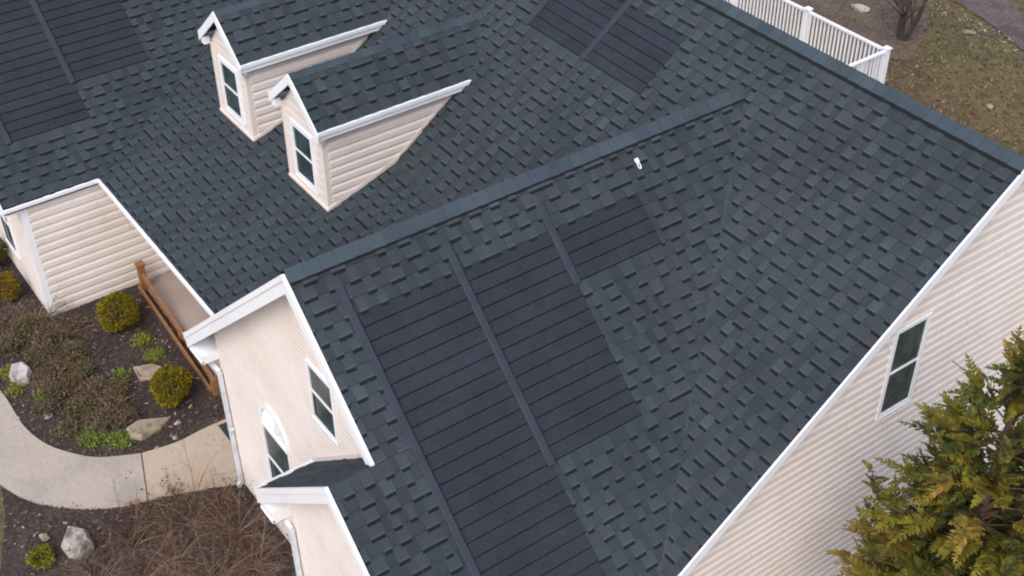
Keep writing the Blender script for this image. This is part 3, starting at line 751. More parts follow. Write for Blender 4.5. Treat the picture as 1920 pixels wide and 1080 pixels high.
bed1 = [(-13.6, -11.75), (-12.89, -11.47), (-11.87, -11.44), (-11.25, -11.26), (-10.82, -11.02), (-10.37, -10.58), (-10.04, -9.89), (-9.92, -9.2), (-9.9, -8.0), (-8.4, -7.9), (-8.4, -6.9), (-14.4, -6.9), (-14.4, -9.8), (-19, -9.8), (-19, -11.4)]
tag(sheet('mulch_bed', bed1, M['mulch'], 0.0, 0.3, 0.012), kind='structure')
bed2 = [(-10.7, -12.25), (-10.18, -12.0), (-9.78, -11.65), (-9.39, -11.21), (-9.06, -10.60), (-8.94, -10.09), (-8.59, -9.11), (-8.35, -8.5), (-2.0, -8.5), (-2, -16), (-7.5, -16), (-8.9, -12.9), (-10.05, -12.4)]
tag(sheet('mulch_bed', bed2, M['mulch'], 0.0, 0.3, 0.012), kind='structure')
bed3 = [(-21, 13.2), (-16, 12.4), (-12.7, 12.2), (-11.6, 13.2), (-12.4, 14.9), (-13.9, 16.4), (-16.8, 17.0), (-19, 19.6), (-24, 20.5)]
tag(sheet('leaf_litter_bed', bed3, M['litter'], 0.0, 0.5, 0.02), kind='structure')
bed4 = [(-16, 16.2), (-14.4, 16.5), (-13.0, 16.85), (-11.6, 16.75), (-10.4, 16.45), (-8, 16.1), (-8, 16.9), (-10.4, 17.4), (-11.6, 18.1), (-12.8, 18.5), (-14.5, 18.7), (-17, 18.9)]
M['litter2'] = material('purple_litter', (0.105, 0.08, 0.078), 0.95, noise=[(1.7, 5, (0.065, 0.05, 0.056), 0.42, 0.62), (7, 5, (0.16, 0.14, 0.13), 0.58, 0.75)], bump=(9, 1.0))
tag(sheet('leaf_litter_bed', bed4, M['litter2'], 0.012, 0.5, 0.02), kind='structure')
# walk of two slabs
def catmull(pts, n=6):
    out = []
    for i in range(len(pts) - 1):
        p0 = pts[max(i - 1, 0)]; p1 = pts[i]; p2 = pts[i + 1]; p3 = pts[min(i + 2, len(pts) - 1)]
        for k in range(n):
            t = k / n
            out.append(tuple(0.5 * ((2 * p1[j]) + (-p0[j] + p2[j]) * t + (2 * p0[j] - 5 * p1[j] + 4 * p2[j] - p3[j]) * t * t + (-p0[j] + 3 * p1[j] - 3 * p2[j] + p3[j]) * t ** 3) for j in (0, 1)))
    out.append(pts[-1]); return out
def slab(name, inner, outer, mat, parent, th=0.09, lift=0.035):
    n = max(len(inner), len(outer))
    def res(pts, n):
        L = [0]
        for a, b in zip(pts[:-1], pts[1:]): L.append(L[-1] + math.hypot(b[0] - a[0], b[1] - a[1]))
        out = []
        for k in range(n):
            d = L[-1] * k / (n - 1); i = 0
            while i < len(L) - 2 and L[i + 1] < d: i += 1
            t = (d - L[i]) / max(L[i + 1] - L[i], 1e-9); out.append((pts[i][0] + (pts[i + 1][0] - pts[i][0]) * t, pts[i][1] + (pts[i + 1][1] - pts[i][1]) * t))
        return out
    I = res(inner, n); O = res(outer, n); mb = MB(); T = lambda p, z: (p[0], p[1], gz(p[0]) + z)
    for k in range(n - 1):
        mb.face([T(I[k], lift), T(O[k], lift), T(O[k + 1], lift), T(I[k + 1], lift)])
        mb.face([T(I[k], lift - th), T(I[k], lift), T(I[k + 1], lift), T(I[k + 1], lift - th)])
        mb.face([T(O[k], lift), T(O[k], lift - th), T(O[k + 1], lift - th), T(O[k + 1], lift)])
    for k in (0, n - 1): mb.face([T(I[k], lift - th), T(O[k], lift - th), T(O[k], lift), T(I[k], lift)])
    return mb.build(name, mat, parent)
walk = empty('walkway'); tag(walk, kind='structure')
slab('concrete_slab', catmull([(-19, -13.2), (-16.2, -12.3), (-14.4, -11.7), (-12.89, -11.44), (-11.87, -11.40), (-11.25, -11.24), (-10.82, -10.98), (-10.37, -10.55), (-10.03, -9.85)]),
     catmull([(-19, -14.6), (-15.8, -13.9), (-13.9, -13.2), (-12.3, -12.75), (-10.81, -12.26), (-10.18, -12.0), (-9.78, -11.66), (-9.39, -11.21), (-9.06, -10.60), (-8.955, -10.2)]), M['conc_grey'], walk)
slab('concrete_slab', catmull([(-10.025, -9.83), (-9.92, -9.2), (-9.95, -8.6), (-9.94, -7.95)]), catmull([(-8.95, -10.18), (-8.8, -9.7), (-8.58, -9.1), (-8.42, -8.68), (-8.42, -7.95)]), M['conc_tan'], walk)
# mat at the end of the walk
mb = MB()
mb.face([(-9.86, -8.36, gz(-9.86) + .052), (-8.55, -8.33, gz(-8.55) + .052), (-8.5, -7.9, gz(-8.5) + .052), (-9.84, -8.08, gz(-9.84) + .052)])
mb.box((-9.84, -8.34, 0.1), (-8.6, -8.0, 0.185))
tag(mb.build('door_mat', M['mat']), 'dark mat at the end of the concrete walk beside the downspout', 'door mat')
# porch
mb = MB(); mb.box((-14.41, -7.9, 0.2), (-8.5, -5.9, 0.6)); o = mb.build('porch_floor', M['porch'], house); o.matrix_local = HINV
mb = MB(); mb.box((-14.40, -7.15, 0.6), (-14.33, -5.95, 0.66)); o = mb.build('porch_curb', M['corner'], house); o.matrix_local = HINV
# timber railing
rl = empty('timber_railing', (-12.4, -8.0, 0.3)); RO = Matrix.Translation(Vector((12.4, 8.0, -0.3)))
tag(rl, 'orange brown timber railing sloping down along the porch edge', 'railing')
def rp(mb, name, mat='wood'):
    o = mb.build(name, M[mat], rl); o.matrix_local = RO; return o
mb = MB(); mb.box((-14.2, -8.0, 0.45), (-14.06, -7.86, 1.22)); mb.box((-14.22, -8.02, 1.22), (-14.04, -7.84, 1.25)); rp(mb, 'post')
mb = MB(); mb.box((-10.72, -8.07, 0.1), (-10.6, -7.95, 0.62)); rp(mb, 'post')
mb = MB(); mb.box((-12.4, -7.98, 0.3), (-12.32, -7.9, 0.74)); rp(mb, 'post')
mb = MB(); mb.bar((-14.15, -7.93, 0.98), (-10.68, -7.99, 0.50), 0.07, 0.10); rp(mb, 'rail')
mb = MB(); mb.bar((-14.12, -8.05, 0.70), (-10.68, -8.09, 0.32), 0.05, 0.09); rp(mb, 'rail')

# ------------------------------------------------------------------ deck at the back and its white railing
dk = empty('back_deck', (-12, 7, 0)); DM = Matrix.Translation(Vector((12, -7, 0)))
tag(dk, 'raised back deck on posts behind the main ridge with its white baluster railing', 'deck')
def dp(mb, name, mat='white', parent=None):
    o = mb.build(name, M[mat], parent or dk)
    if parent is None: o.matrix_local = DM
    return o
ZD = 2.58; ZT = 3.52; YD = 8.07; XD = -8.60
for k in range(15):
    mb = MB(); y = 5.9 + k * 0.146; mb.box((-20, y, ZD - .03), (XD + .05, y + .14, ZD)); dp(mb, 'deck_board', 'porch')
for x in (XD - .05, -13.5, -18.4):
    mb = MB(); mb.box((x - .07, 7.8, -.03), (x + .07, 7.94, ZD - .035)); dp(mb, 'support_post')
def rpost(x, y):
    mb = MB(); mb.box((x - .062, y - .062, ZD), (x + .062, y + .062, ZT + .06)); p = dp(mb, 'railing_post')
    mb = MB(); z = ZT + .06
    mb.box((x - .085, y - .085, z), (x + .085, y + .085, z + .03))
    for a, b in (((-1, -1), (1, -1)), ((1, -1), (1, 1)), ((1, 1), (-1, 1)), ((-1, 1), (-1, -1))):
        mb.face([(x + a[0] * .085, y + a[1] * .085, z + .03), (x + b[0] * .085, y + b[1] * .085, z + .03), (x, y, z + .075)])
    o = mb.build('post_cap', M['white'], p)
posts = [XD, -11.04, -13.48, -15.92, -18.36]
for x in posts: rpost(x, YD)
rpost(XD, 5.85)
bal_me = None
def rail_run(p, q):
    global bal_me
    p = Vector(p); q = Vector(q); d = (q - p); L = d.length; d.normalize()
    a = p + d * .062; b = q - d * .062
    mb = MB(); mb.bar(a + Vector((0, 0, ZT)), b + Vector((0, 0, ZT)), 0.085, 0.05); dp(mb, 'top_rail')
    mb = MB(); mb.bar(a + Vector((0, 0, ZD + .09)), b + Vector((0, 0, ZD + .09)), 0.05, 0.06); dp(mb, 'bottom_rail')
    n = int((L - .124) / 0.114)
    if bal_me is None:
        mb = MB(); mb.box((-.018, -.018, 0), (.018, .018, ZT - ZD - .145)); bal_me = mb.mesh('baluster', M['white'])
    for k in range(n):
        c = a + (b - a) * ((k + .5) / n)
        link_mesh('baluster', bal_me, dk, DM @ Matrix.Translation(Vector((c.x, c.y, ZD + .12))))
for x0, x1 in zip(posts[:-1], posts[1:]): rail_run((x0, YD, 0), (x1, YD, 0))
rail_run((XD, YD, 0), (XD, 5.85, 0))

# ------------------------------------------------------------------ vegetation
def leaf_face(mb, p, d, up, L, w, tint):
    p = Vector(p); d = Vector(d).normalized(); s = d.cross(Vector(up))
    if s.length < 1e-3: s = Vector((1, 0, 0))
    s.normalize(); s *= w / 2
    mb.face([p - s * .3, p + s * .3, p + d * L * .5 + s, p + d * L, p + d * L * .5 - s], tint)
def rnd_dir(r):
    while True:
        v = Vector((r.uniform(-1, 1), r.uniform(-1, 1), r.uniform(-1, 1)))
        if 0.05 < v.length < 1: return v.normalized()
def boxwood(name, x, y, rad, label, base, n=5200, seed=1, squash=0.95):
    r = random.Random(seed); z0 = gz(x); e = empty(name, (x, y, z0)); tag(e, label, 'shrub')
    mb = MB()
    for k in range(5):
        a = k * 1.3; mb.tube([(0, 0, 0), (math.cos(a) * rad * .25, math.sin(a) * rad * .25, rad * .6), (math.cos(a) * rad * .5, math.sin(a) * rad * .5, rad * 1.2)], [.02, .015, .006], 5, (0.06, 0.045, 0.03))
    mb.build('stem', M['twig'], e)
    mb = MB(); c = Vector((0, 0, rad * squash))
    bumps = [(rnd_dir(r), r.uniform(.03, .14)) for _ in range(26)]
    for k in range(n):
        d = rnd_dir(r); rr = 1.0
        for bd, ba in bumps: rr += ba * max(0, d.dot(bd) - .8) * 4 - 0.012
        depth = 1 - abs(r.gauss(0, .10)); p = c + Vector((d.x, d.y, d.z * squash)) * rad * rr * depth
        if p.z < 0.02: continue
        t = r.random(); kk = r.uniform(.5, 1.35)
        col = base if t < .6 else ((base[0] * 1.7, base[1] * 1.25, base[2] * .7) if t < .88 else (base[0] * .45, base[1] * .55, base[2] * .6))
        leaf_face(mb, p, (d + rnd_dir(r) * .8), rnd_dir(r), r.uniform(.03, .055), r.uniform(.018, .03), tuple(q * kk for q in col))
    mb.build('foliage', M['leaf'], e); return e
G1 = (0.15, 0.135, 0.008)
boxwood('round_shrub', -13.35, -8.78, .49, 'round golden green shrub against the left wing wall beside the timber railing', G1, seed=2)
boxwood('round_shrub', -10.92, -8.78, .48, 'round golden green shrub beside the pale flat stone near the front gable wall', G1, seed=3)
boxwood('round_shrub', -15.45, -10.38, .36, 'small golden shrub at the left edge of the photo below the left wing corner', (.17, .12, .015), seed=4, n=3500)
boxwood('round_shrub', -16.75, -10.3, .44, 'green shrub at the left edge under the left wing front window', (.06, .07, .012), seed=5, n=3500)
boxwood('low_shrub', -8.72, -12.22, .27, 'low bright green shrub at the lower left edge below the pale boulder', (.16, .17, .025), seed=6, n=2600, squash=.6)

def tuft(name, x, y, rad, h, n, cols, label, group, seed, cat='plant', bend=.6, wide=1.0):
    r = random.Random(seed); mb = MB()
    for k in range(n):
        a = r.uniform(0, 6.283); q = rad * math.sqrt(r.random()); bx, by = q * math.cos(a), q * math.sin(a)
        hh = h * r.uniform(.35, 1.1) * (1 - .5 * q / rad); lean = Vector((bx, by, 0)) / max(rad, .01) * bend * hh + rnd_dir(r) * hh * .35
        p0 = Vector((bx * .6, by * .6, 0)); p1 = p0 + Vector((lean.x * .4, lean.y * .4, hh * .7)); p2 = p0 + Vector((lean.x, lean.y, hh))
        w = r.uniform(.004, .011) * wide; c = r.choice(cols); kk = r.uniform(.6, 1.35); c = tuple(u * kk for u in c); s = Vector((math.sin(a), -math.cos(a), 0)) * w
        mb.face([p0 - s, p0 + s, p1 + s, p1 - s], c); mb.face([p1 - s, p1 + s, p2], c)
        for _ in range(2): leaf_face(mb, p1 + rnd_dir(r) * .09, rnd_dir(r) + Vector((0, 0, .3)), rnd_dir(r), r.uniform(.02, .06), r.uniform(.012, .028), tuple(u * r.uniform(.7, 1.2) for u in c))
    o = mb.build(name, M['leaf']); o.location = (x, y, gz(x)); tag(o, label, cat, group); return o
DRY = [(.14, .10, .065), (.12, .088, .055), (.18, .135, .09), (.10, .075, .055), (.12, .105, .05)]
OLV = [(.13, .115, .05), (.15, .12, .065), (.10, .095, .045), (.12, .09, .055)]
GRN = [(.15, .25, .035), (.17, .25, .04), (.12, .17, .035), (.18, .17, .05)]
LIM = [(.19, .24, .03), (.15, .19, .03), (.21, .20, .05)]
CL = ['withered clump below the corner of the left wing, at the left edge', 'tallest withered clump straight below the left wing corner', 'withered clump just above the pale grey rock', 'withered clump between the left wing corner and the dark bare mulch',
 'withered clump right of the pale grey rock', 'withered clump left of the pale grey rock', 'withered clump bordering the dark bare mulch on its left', 'withered clump between the pale grey rock and the bend of the walk', 'withered clump below the dark bare mulch',
 'withered clump in the middle of the lower dry mass near the bend', 'withered clump nearest the flat tan stone', 'withered clump above the bright green grassy patch', 'withered clump left of the brownish flat stone', 'small withered clump touching the green strip near the flat tan stone', 'low withered clump by the inner edge of the walk at the left']
k = 0
for (x, y, rad, h, n) in [(-14.25, -10.35, .42, .4, 900), (-13.75, -10.1, .42, .45, 900), (-13.35, -10.45, .40, .4, 850), (-13.1, -9.95, .38, .4, 850), (-12.75, -10.35, .40, .45, 850), (-14.0, -10.9, .35, .3, 700), (-12.55, -10.0, .33, .35, 700),
                          (-12.3, -10.55, .36, .35, 800), (-11.95, -9.95, .36, .35, 800), (-11.65, -10.3, .36, .35, 800), (-11.35, -9.85, .36, .38, 800), (-11.15, -10.2, .32, .3, 700), (-11.75, -9.6, .33, .3, 700), (-11.0, -9.75, .3, .3, 600), (-12.0, -10.9, .28, .2, 500)]:
    tuft('dried_perennial', x, y, rad * 1.12, h * .75, int(n * 1.5), DRY if k % 3 else OLV, CL[k], 'withered perennial clumps in the curved bed', 50 + k); k += 1
for (x, y, rad, h, n, cs, lb) in [(-12.75, -8.62, .22, .12, 420, LIM, 'light green ground cover patch right of the upper round shrub'), (-12.2, -8.58, .22, .12, 420, LIM, 'light green ground cover patch between the round shrubs'),
        (-13.3, -11.15, .24, .12, 420, LIM, 'lime green patch left of the pale rock at the left edge'), (-12.8, -11.2, .18, .1, 300, LIM, 'small lime patch beside the walk at the left edge'), (-12.35, -10.75, .26, .1, 420, GRN, 'dull green patch in the middle of the curved bed'),
        (-10.85, -10.45, .30, .12, 650, GRN, 'bright green grassy patch at the inner bend of the walk'), (-10.55, -10.05, .26, .1, 520, GRN, 'green patch along the walk near the flat stone'), (-11.3, -10.75, .26, .1, 480, OLV, 'olive patch at the inner edge of the walk'),
        (-12.1, -9.35, .16, .1, 220, LIM, 'small yellow green tuft in the dark mulch centre of the bed'), (-13.9, -9.45, .2, .12, 300, OLV, 'olive tuft at the foot of the left wing corner')]:
    tuft('ground_cover', x, y, rad * 1.25, h * .7, int(n * 1.2), cs, lb, None, 80 + k); k += 1

def rock(name, x, y, sx, sy, sz, rot, label, mat, seed):
    import bmesh
    r = random.Random(seed); bm = bmesh.new(); bmesh.ops.create_icosphere(bm, subdivisions=3, radius=1)
    dirs = [(rnd_dir(r), r.uniform(.42, .78)) for _ in range(9)]
    for v in bm.verts:
        for d, c in dirs:
            q = v.co.dot(d)
            if q > c: v.co -= d * (q - c) * .92
        v.co += v.co.normalized() * r.uniform(-.015, .015)
    for v in bm.verts: v.co = Vector((v.co.x * sx, v.co.y * sy, v.co.z * sz))
    me = bpy.data.meshes.new(name); bm.to_mesh(me); bm.free(); me.materials.append(M[mat])
    o = bpy.data.objects.new(name, me); COL.objects.link(o); o.location = (x, y, gz(x) + sz * .45); o.rotation_euler = (0, 0, rot); tag(o, label, 'rock'); return o
def hewn(name, pts, h, label, mat, seed, lean=0.0):
    """angular quarried block from a ground outline"""
    r = random.Random(seed); mb = MB(); n = len(pts); pts = ccw(pts); cx_ = sum(p[0] for p in pts) / n; cy_ = sum(p[1] for p in pts) / n
    rings = []
    for f, hh in ((1.0, -.03), (1.02, h * .45), (.9, h * .85), (.72, h)):
        rings.append([(cx_ + (x - cx_) * f + r.uniform(-.012, .012), cy_ + (y - cy_) * f + r.uniform(-.012, .012), gz(x) + hh + r.uniform(-.02, .02) * (hh > 0) + lean * (x - cx_)) for x, y in pts])
    for a, b in zip(rings[:-1], rings[1:]):
        for q in range(n): q2 = (q + 1) % n; mb.face([a[q], a[q2], b[q2], b[q]])
    top = (cx_, cy_, gz(cx_) + h * 1.03)
    for q in range(n): mb.face([rings[-1][q], rings[-1][(q + 1) % n], top])
    return tag(mb.build(name, M[mat]), label, 'rock')
hewn('flat_stone', [(-10.70, -9.84), (-10.76, -9.58), (-10.52, -9.04), (-10.37, -9.28), (-10.33, -9.70), (-10.45, -9.87)], .12, 'long flat tan stone between the walk and the round shrub', 'rock_tan', 3)
hewn('flat_stone', [(-12.16, -9.07), (-12.04, -8.72), (-11.71, -8.5), (-11.59, -8.76), (-11.76, -9.11)], .08, 'flat brownish stone left of the lower round shrub', 'rock_tan', 4)
hewn('boulder', [(-9.05, -11.62), (-8.75, -11.86), (-8.55, -11.82), (-8.38, -11.66), (-8.5, -11.38), (-8.8, -11.36)], .26, 'large pinkish white boulder in the lower mulch bed below the walk', 'rock', 2)
hewn('boulder', [(-13.36, -11.06), (-13.3, -10.84), (-13.05, -10.76), (-12.84, -10.9), (-12.86, -11.1), (-13.1, -11.2)], .22, 'pale grey rounded rock at the left edge of the bed beside the walk', 'rock', 5)
rock('pebble_stone', -10.35, -8.95, .09, .08, .06, .3, 'small white stone at the foot of the lower round shrub', 'rock', 5)
rock('pebble_stone', -10.05, -9.15, .06, .05, .05, 1.3, 'smallest grey stone in the mulch right of the flat tan stone', 'rock', 6)
rock('pebble_stone', -11.85, -10.95, .12, .09, .06, .9, 'small grey stone half hidden at the inner bend of the walk', 'rock', 7)
rock('pebble_stone', -7.35, -10.95, .08, .06, .05, .9, 'small pale stone among the bare brown twigs', 'rock', 17)
rock('pebble_stone', -9.2, -12.0, .13, .1, .06, .2, 'small brown stone in the lower bed near the lawn edge', 'rock_tan', 18)
rock('boulder', -14.2, 14.0, .34, .2, .12, .3, 'pale rock in the leaf litter left of the bare back tree', 'rock', 8)
rock('boulder', -9.0, 13.35, .14, .09, .05, .3, 'small white rock on the back lawn near the ridge end', 'rock', 9)
for kk, (x, y, q, lb) in enumerate([(-11.7, 15.85, .22, 'flat pale stone right of the bare back tree'), (-9.3, 15.4, .16, 'small flat pale stone by the purple litter at the back'), (-8.0, 15.2, .2, 'flat pale stone at the right edge of the back yard')]):
    rock('edging_stone', x, y, q, q * .6, q * .25, .5 + kk, lb, 'rock_tan', 30 + kk)

# bark chips over the beds
r = random.Random(21); mb = MB()
def inside(p, poly):
    c = False; j = len(poly) - 1
    for i in range(len(poly)):
        if (poly[i][1] > p[1]) != (poly[j][1] > p[1]) and p[0] < (poly[j][0] - poly[i][0]) * (p[1] - poly[i][1]) / (poly[j][1] - poly[i][1]) + poly[i][0]: c = not c
        j = i
    return c
for poly, cnt in ((bed1, 15000), (bed2, 15000)):
    x0 = max(-17, min(p[0] for p in poly)); x1 = max(p[0] for p in poly); y0 = max(-14, min(p[1] for p in poly)); y1 = max(p[1] for p in poly)
    for _ in range(cnt):
        x = r.uniform(x0, x1); y = r.uniform(y0, y1)
        if not inside((x, y), poly): continue
        a = r.uniform(0, 3.14); L = r.uniform(.012, .04); w = L * r.uniform(.25, .5); z = gz(x) + .012 + r.uniform(0, .02)
        dx, dy = math.cos(a) * L, math.sin(a) * L; ex, ey = -math.sin(a) * w, math.cos(a) * w; t = r.uniform(-.012, .012); q = r.random()
        c = (.05, .036, .032) if q < .6 else ((.028, .02, .018) if q < .85 else ((.13, .09, .065) if q < .975 else (.3, .22, .17)))
        kq = r.uniform(.6, 1.4); mb.face([(x - dx - ex, y - dy - ey, z - t), (x + dx - ex, y + dy - ey, z + t), (x + dx + ex, y + dy + ey, z + t + .005), (x - dx + ex, y - dy + ey, z - t + .005)], tuple(u * kq for u in c))
tag(mb.build('bark_chips', M['chip']), 'dark bark mulch chips over the planting beds', 'mulch', kind='stuff')

# back lawn grass and litter tufts
r = random.Random(5); mb = MB()
for _ in range(42000):
    x = r.uniform(-19, -4); y = r.uniform(8.5, 22); px, py, dz = to_px((x, y, 0))
    if not (1400 < px < 1960 and -40 < py < 330): continue
    inb = inside((x, y), bed3) or inside((x, y), bed4)
    nz = math.sin(x * .9 + 1.3 * math.sin(y * .7)) + math.sin(y * 1.3 + x * .5)
    if inb: cols = [(.14, .10, .08), (.11, .08, .07), (.18, .14, .12), (.15, .095, .06)]
    elif nz > .5: cols = [(.14, .13, .045), (.12, .11, .04), (.18, .15, .07)]
    else: cols = [(.17, .12, .055), (.14, .095, .045), (.20, .15, .075), (.14, .12, .045)]
    ln = 16.45 + .25 * math.sin(x * 1.1) - max(0, x + 11.5) * .22
    if not inb and abs(y - ln) < .28 and r.random() < .6: cols = [(.26, .23, .16), (.20, .18, .11), (.30, .28, .22)]
    c = r.choice(cols); kk = r.uniform(.7, 1.3); L = r.uniform(.05, .14) * (0.7 if inb else 1); d = rnd_dir(r); d.z = abs(d.z) * (.3 if inb else .8) + .1
    leaf_face(mb, (x, y, gz(x)), d, rnd_dir(r), L, L * r.uniform(.15, .5), tuple(u * kk for u in c))
tag(mb.build('dead_grass', M['leaf']), 'matted brown and olive winter grass and leaves over the back yard', 'grass', kind='stuff')
# lawn strip at lower left
mb = MB()
for _ in range(5000):
    x = r.uniform(-12.5, -8.3); y = r.uniform(-14.4, -12.0)
    if inside((x, y), bed2): continue
    c = r.choice([(.16, .16, .05), (.19, .165, .07), (.14, .12, .055)]); kk = r.uniform(.7, 1.3); d = rnd_dir(r); d.z = abs(d.z) + .3
    leaf_face(mb, (x, y, gz(x) - .02), d, rnd_dir(r), r.uniform(.04, .09), .015, tuple(u * kk for u in c))
tag(mb.build('lawn_grass', M['leaf']), 'short olive grass at the lower left corner beside the walk', 'grass', kind='stuff')

# bare shrubs: arching twigs
def twiggy(x, y, R, H, n, label, seed, leafy=None, p=.45, nm='bare_shrub', gr='bare brown shrubs below the walk', ls=1.0, dirbias=(0, 0), cols=((.18, .115, .08), (.14, .085, .06), (.11, .065, .048), (.22, .165, .13))):
    r = random.Random(seed); e = empty(nm, (x, y, gz(x))); tag(e, label, 'shrub', gr)
    mb = MB(); tips = []
    def branch(p, d, L, rad, depth, col):
        pts = [p]; rr = [rad]; q = p.copy(); dd = d.copy(); N = 5
        for i in range(N):
            dd = (dd + rnd_dir(r) * .22 + Vector((0, 0, -.16))).normalized(); q = q + dd * (L / N)
            if q.z < .02: q.z = .02 + r.random() * .03
            pts.append(q.copy()); rr.append(rad * (1 - .8 * (i + 1) / N))
        mb.tube(pts, rr, 3, col, cap=False)
        if depth > 0:
            for _ in range(r.randint(2, 4)):
                i = r.randint(1, N - 1); branch(pts[i].copy(), ((pts[i + 1] - pts[i]).normalized() + rnd_dir(r) * .85).normalized(), L * r.uniform(.35, .65), rr[i] * .75, depth - 1, col)
        else: tips.append(pts[-1])
    for k in range(n):
        a = r.uniform(0, 6.283); el = r.uniform(.25, 1.2); c = r.choice(cols); kk = r.uniform(.65, 1.35)
        d = Vector((math.cos(a) * math.cos(el) + dirbias[0], math.sin(a) * math.cos(el) + dirbias[1], math.sin(el))).normalized()
        L = (R / max(math.cos(el), .5)) * r.uniform(.6, 1.1)
        branch(Vector((r.uniform(-.12, .12) * R / .7, r.uniform(-.12, .12) * R / .7, 0)), d, min(L, H * 2.2), r.uniform(.004, .009), 2, tuple(u * kk for u in c))
    mb.build('branches', M['twig'], e)
    mb = MB()
    for t in tips:
        if r.random() < p:
            for _ in range(2 if leafy else 1): leaf_face(mb, t + rnd_dir(r) * .03 * bool(leafy), rnd_dir(r), rnd_dir(r), r.uniform(.025, .055) * ls, r.uniform(.02, .04) * ls, r.choice(leafy or [(.16, .09, .05), (.12, .075, .05), (.11, .10, .04), (.08, .05, .035)]))
    mb.build('leaves', M['leaf'], e)
BL_ = ['leafless brown shrub overhanging the walk end', 'leafless shrub touching the wing wall base under the eave', 'leafless shrub in the middle of the lower bed', 'leafless arching shrub at the bottom edge', 'leafless shrub right of the pale boulder', 'leafless shrub beneath the lowest gutter', 'leafless shrub at the bottom edge near the downspout', 'leafless shrub near the walk centre']
for i, (x, y, R_, H_) in enumerate([(-8.1, -9.75, .75, .7), (-7.3, -9.25, .7, .7), (-7.5, -10.4, .85, .8), (-7.1, -11.1, .85, .8), (-8.15, -10.85, .7, .6), (-6.5, -9.3, .65, .6), (-6.4, -10.1, .85, .8), (-7.75, -11.6, .6, .5), (-6.6, -9.9, .6, .7), (-6.2, -10.9, .8, .7), (-8.0, -9.15, .5, .5), (-5.6, -9.8, .7, .7)]):
    labs = ['leafless brown shrub reaching over the lower edge of the walk', 'leafless shrub at the foot of the front wall below the walk end', 'dense leafless shrub in the centre of the lower bed', 'leafless shrub with long pale arching canes at the bottom edge',
            'leafless shrub right beside the large pale boulder', 'leafless shrub in the shade under the lowest gable gutter', 'leafless shrub left of the lower downspout', 'low leafless shrub at the bottom edge below the pale boulder',
            'leafless shrub between the gutter corner and the bed centre', 'leafless shrub at the bottom edge beside the lower downspout', 'small leafless shrub at the end of the walk beside the upper downspout', 'leafless shrub behind the lower downspout against the wall']
    twiggy(x, y, R_, H_, 48, labs[i], 100 + i)
twiggy(-8.75, -9.78, .3, .3, 14, 'small olive leaved shrub overhanging the joint of the walk', 201, leafy=((.13, .105, .03), (.10, .09, .03)), p=1.0, nm='leafy_twig_shrub', gr=None)
twiggy(-8.35, -10.15, .35, .35, 14, 'olive brown leaved shrub among the bare twigs by the walk', 202, leafy=((.12, .085, .03), (.09, .075, .03)), p=1.0, nm='leafy_twig_shrub', gr=None)
twiggy(-9.0, -10.42, .12, .14, 4, 'tiny orange leaved sprig at the outer edge of the walk', 203, leafy=((.30, .12, .04), (.22, .10, .04)), p=1.0, nm='leafy_twig_shrub', gr=None)
WB = ((.16, .11, .045), (.19, .125, .065), (.13, .095, .04), (.14, .125, .045))
for i, (x, y, R_, lb) in enumerate([(-14.3, -10.15, .62, 'largest withered brown bush below the left wing corner'), (-13.55, -9.98, .55, 'twiggy brown bush in front of the left wing corner'), (-13.0, -10.3, .5, 'twiggy olive brown bush between the pale grey rock and the bare mulch'),
        (-14.75, -10.7, .5, 'twiggy rusty bush at the left edge above the walk'), (-11.9, -10.05, .5, 'twiggy brown bush in the centre of the curved bed'), (-11.3, -9.85, .42, 'twiggy brown bush above the flat tan stone'), (-12.5, -10.5, .42, 'twiggy brown bush right of the pale grey rock')]):
    twiggy(x, y, R_, R_ * .75, 24, lb, 210 + i, leafy=WB, p=1.0, nm='withered_bush', gr='withered bushes in the curved bed', ls=.7)

# bare back tree
def bare_tree(x, y, H, label, seed):
    r = random.Random(seed); e = empty('bare_tree', (x, y, gz(x))); tag(e, label, 'tree'); tr = MB(); cr = MB()
    def br(mb, p, d, L, rad, depth):
        pts = [p.copy()]; rr = [rad]; q = p.copy(); dd = d.copy()
        for i in range(5):
            dd = (dd + rnd_dir(r) * .16 + Vector((0, 0, .05))).normalized(); q = q + dd * L / 5; pts.append(q.copy()); rr.append(rad * (1 - .65 * (i + 1) / 5))
        mb.tube(pts, rr, 5 if rad > .02 else 3, (.075, .06, .05) if rad > .02 else (.11, .09, .08), cap=False)
        if depth > 0:
            for _ in range(r.randint(3, 5)):
                i = r.randint(1, 5); br(cr, pts[i], (dd + rnd_dir(r) * .75).normalized(), L * r.uniform(.4, .7), rr[i] * .7, depth - 1)
    for k in range(5):
        a = k * 1.256 + r.uniform(-.3, .3)
        br(tr, Vector((math.cos(a) * .1, math.sin(a) * .1, 0)), Vector((math.cos(a) * .28, math.sin(a) * .28, 1)).normalized(), H * .5, .055, 3)
    tr.build('trunk', M['twig'], e); cr.build('branches', M['twig'], e)
bare_tree(-12.5, 13.9, 4.2, 'bare multi stemmed tree on the back yard behind the white railing corner', 4)
boxwood('brown_shrub', -17.2, 15.2, .6, 'rusty brown shrub at the top edge behind the white railing', (.14, .06, .025), seed=14, n=1800)
boxwood('brown_shrub', -14.9, 14.7, .35, 'olive yellow shrub left of the bare back tree', (.11, .085, .025), seed=15, n=1200)

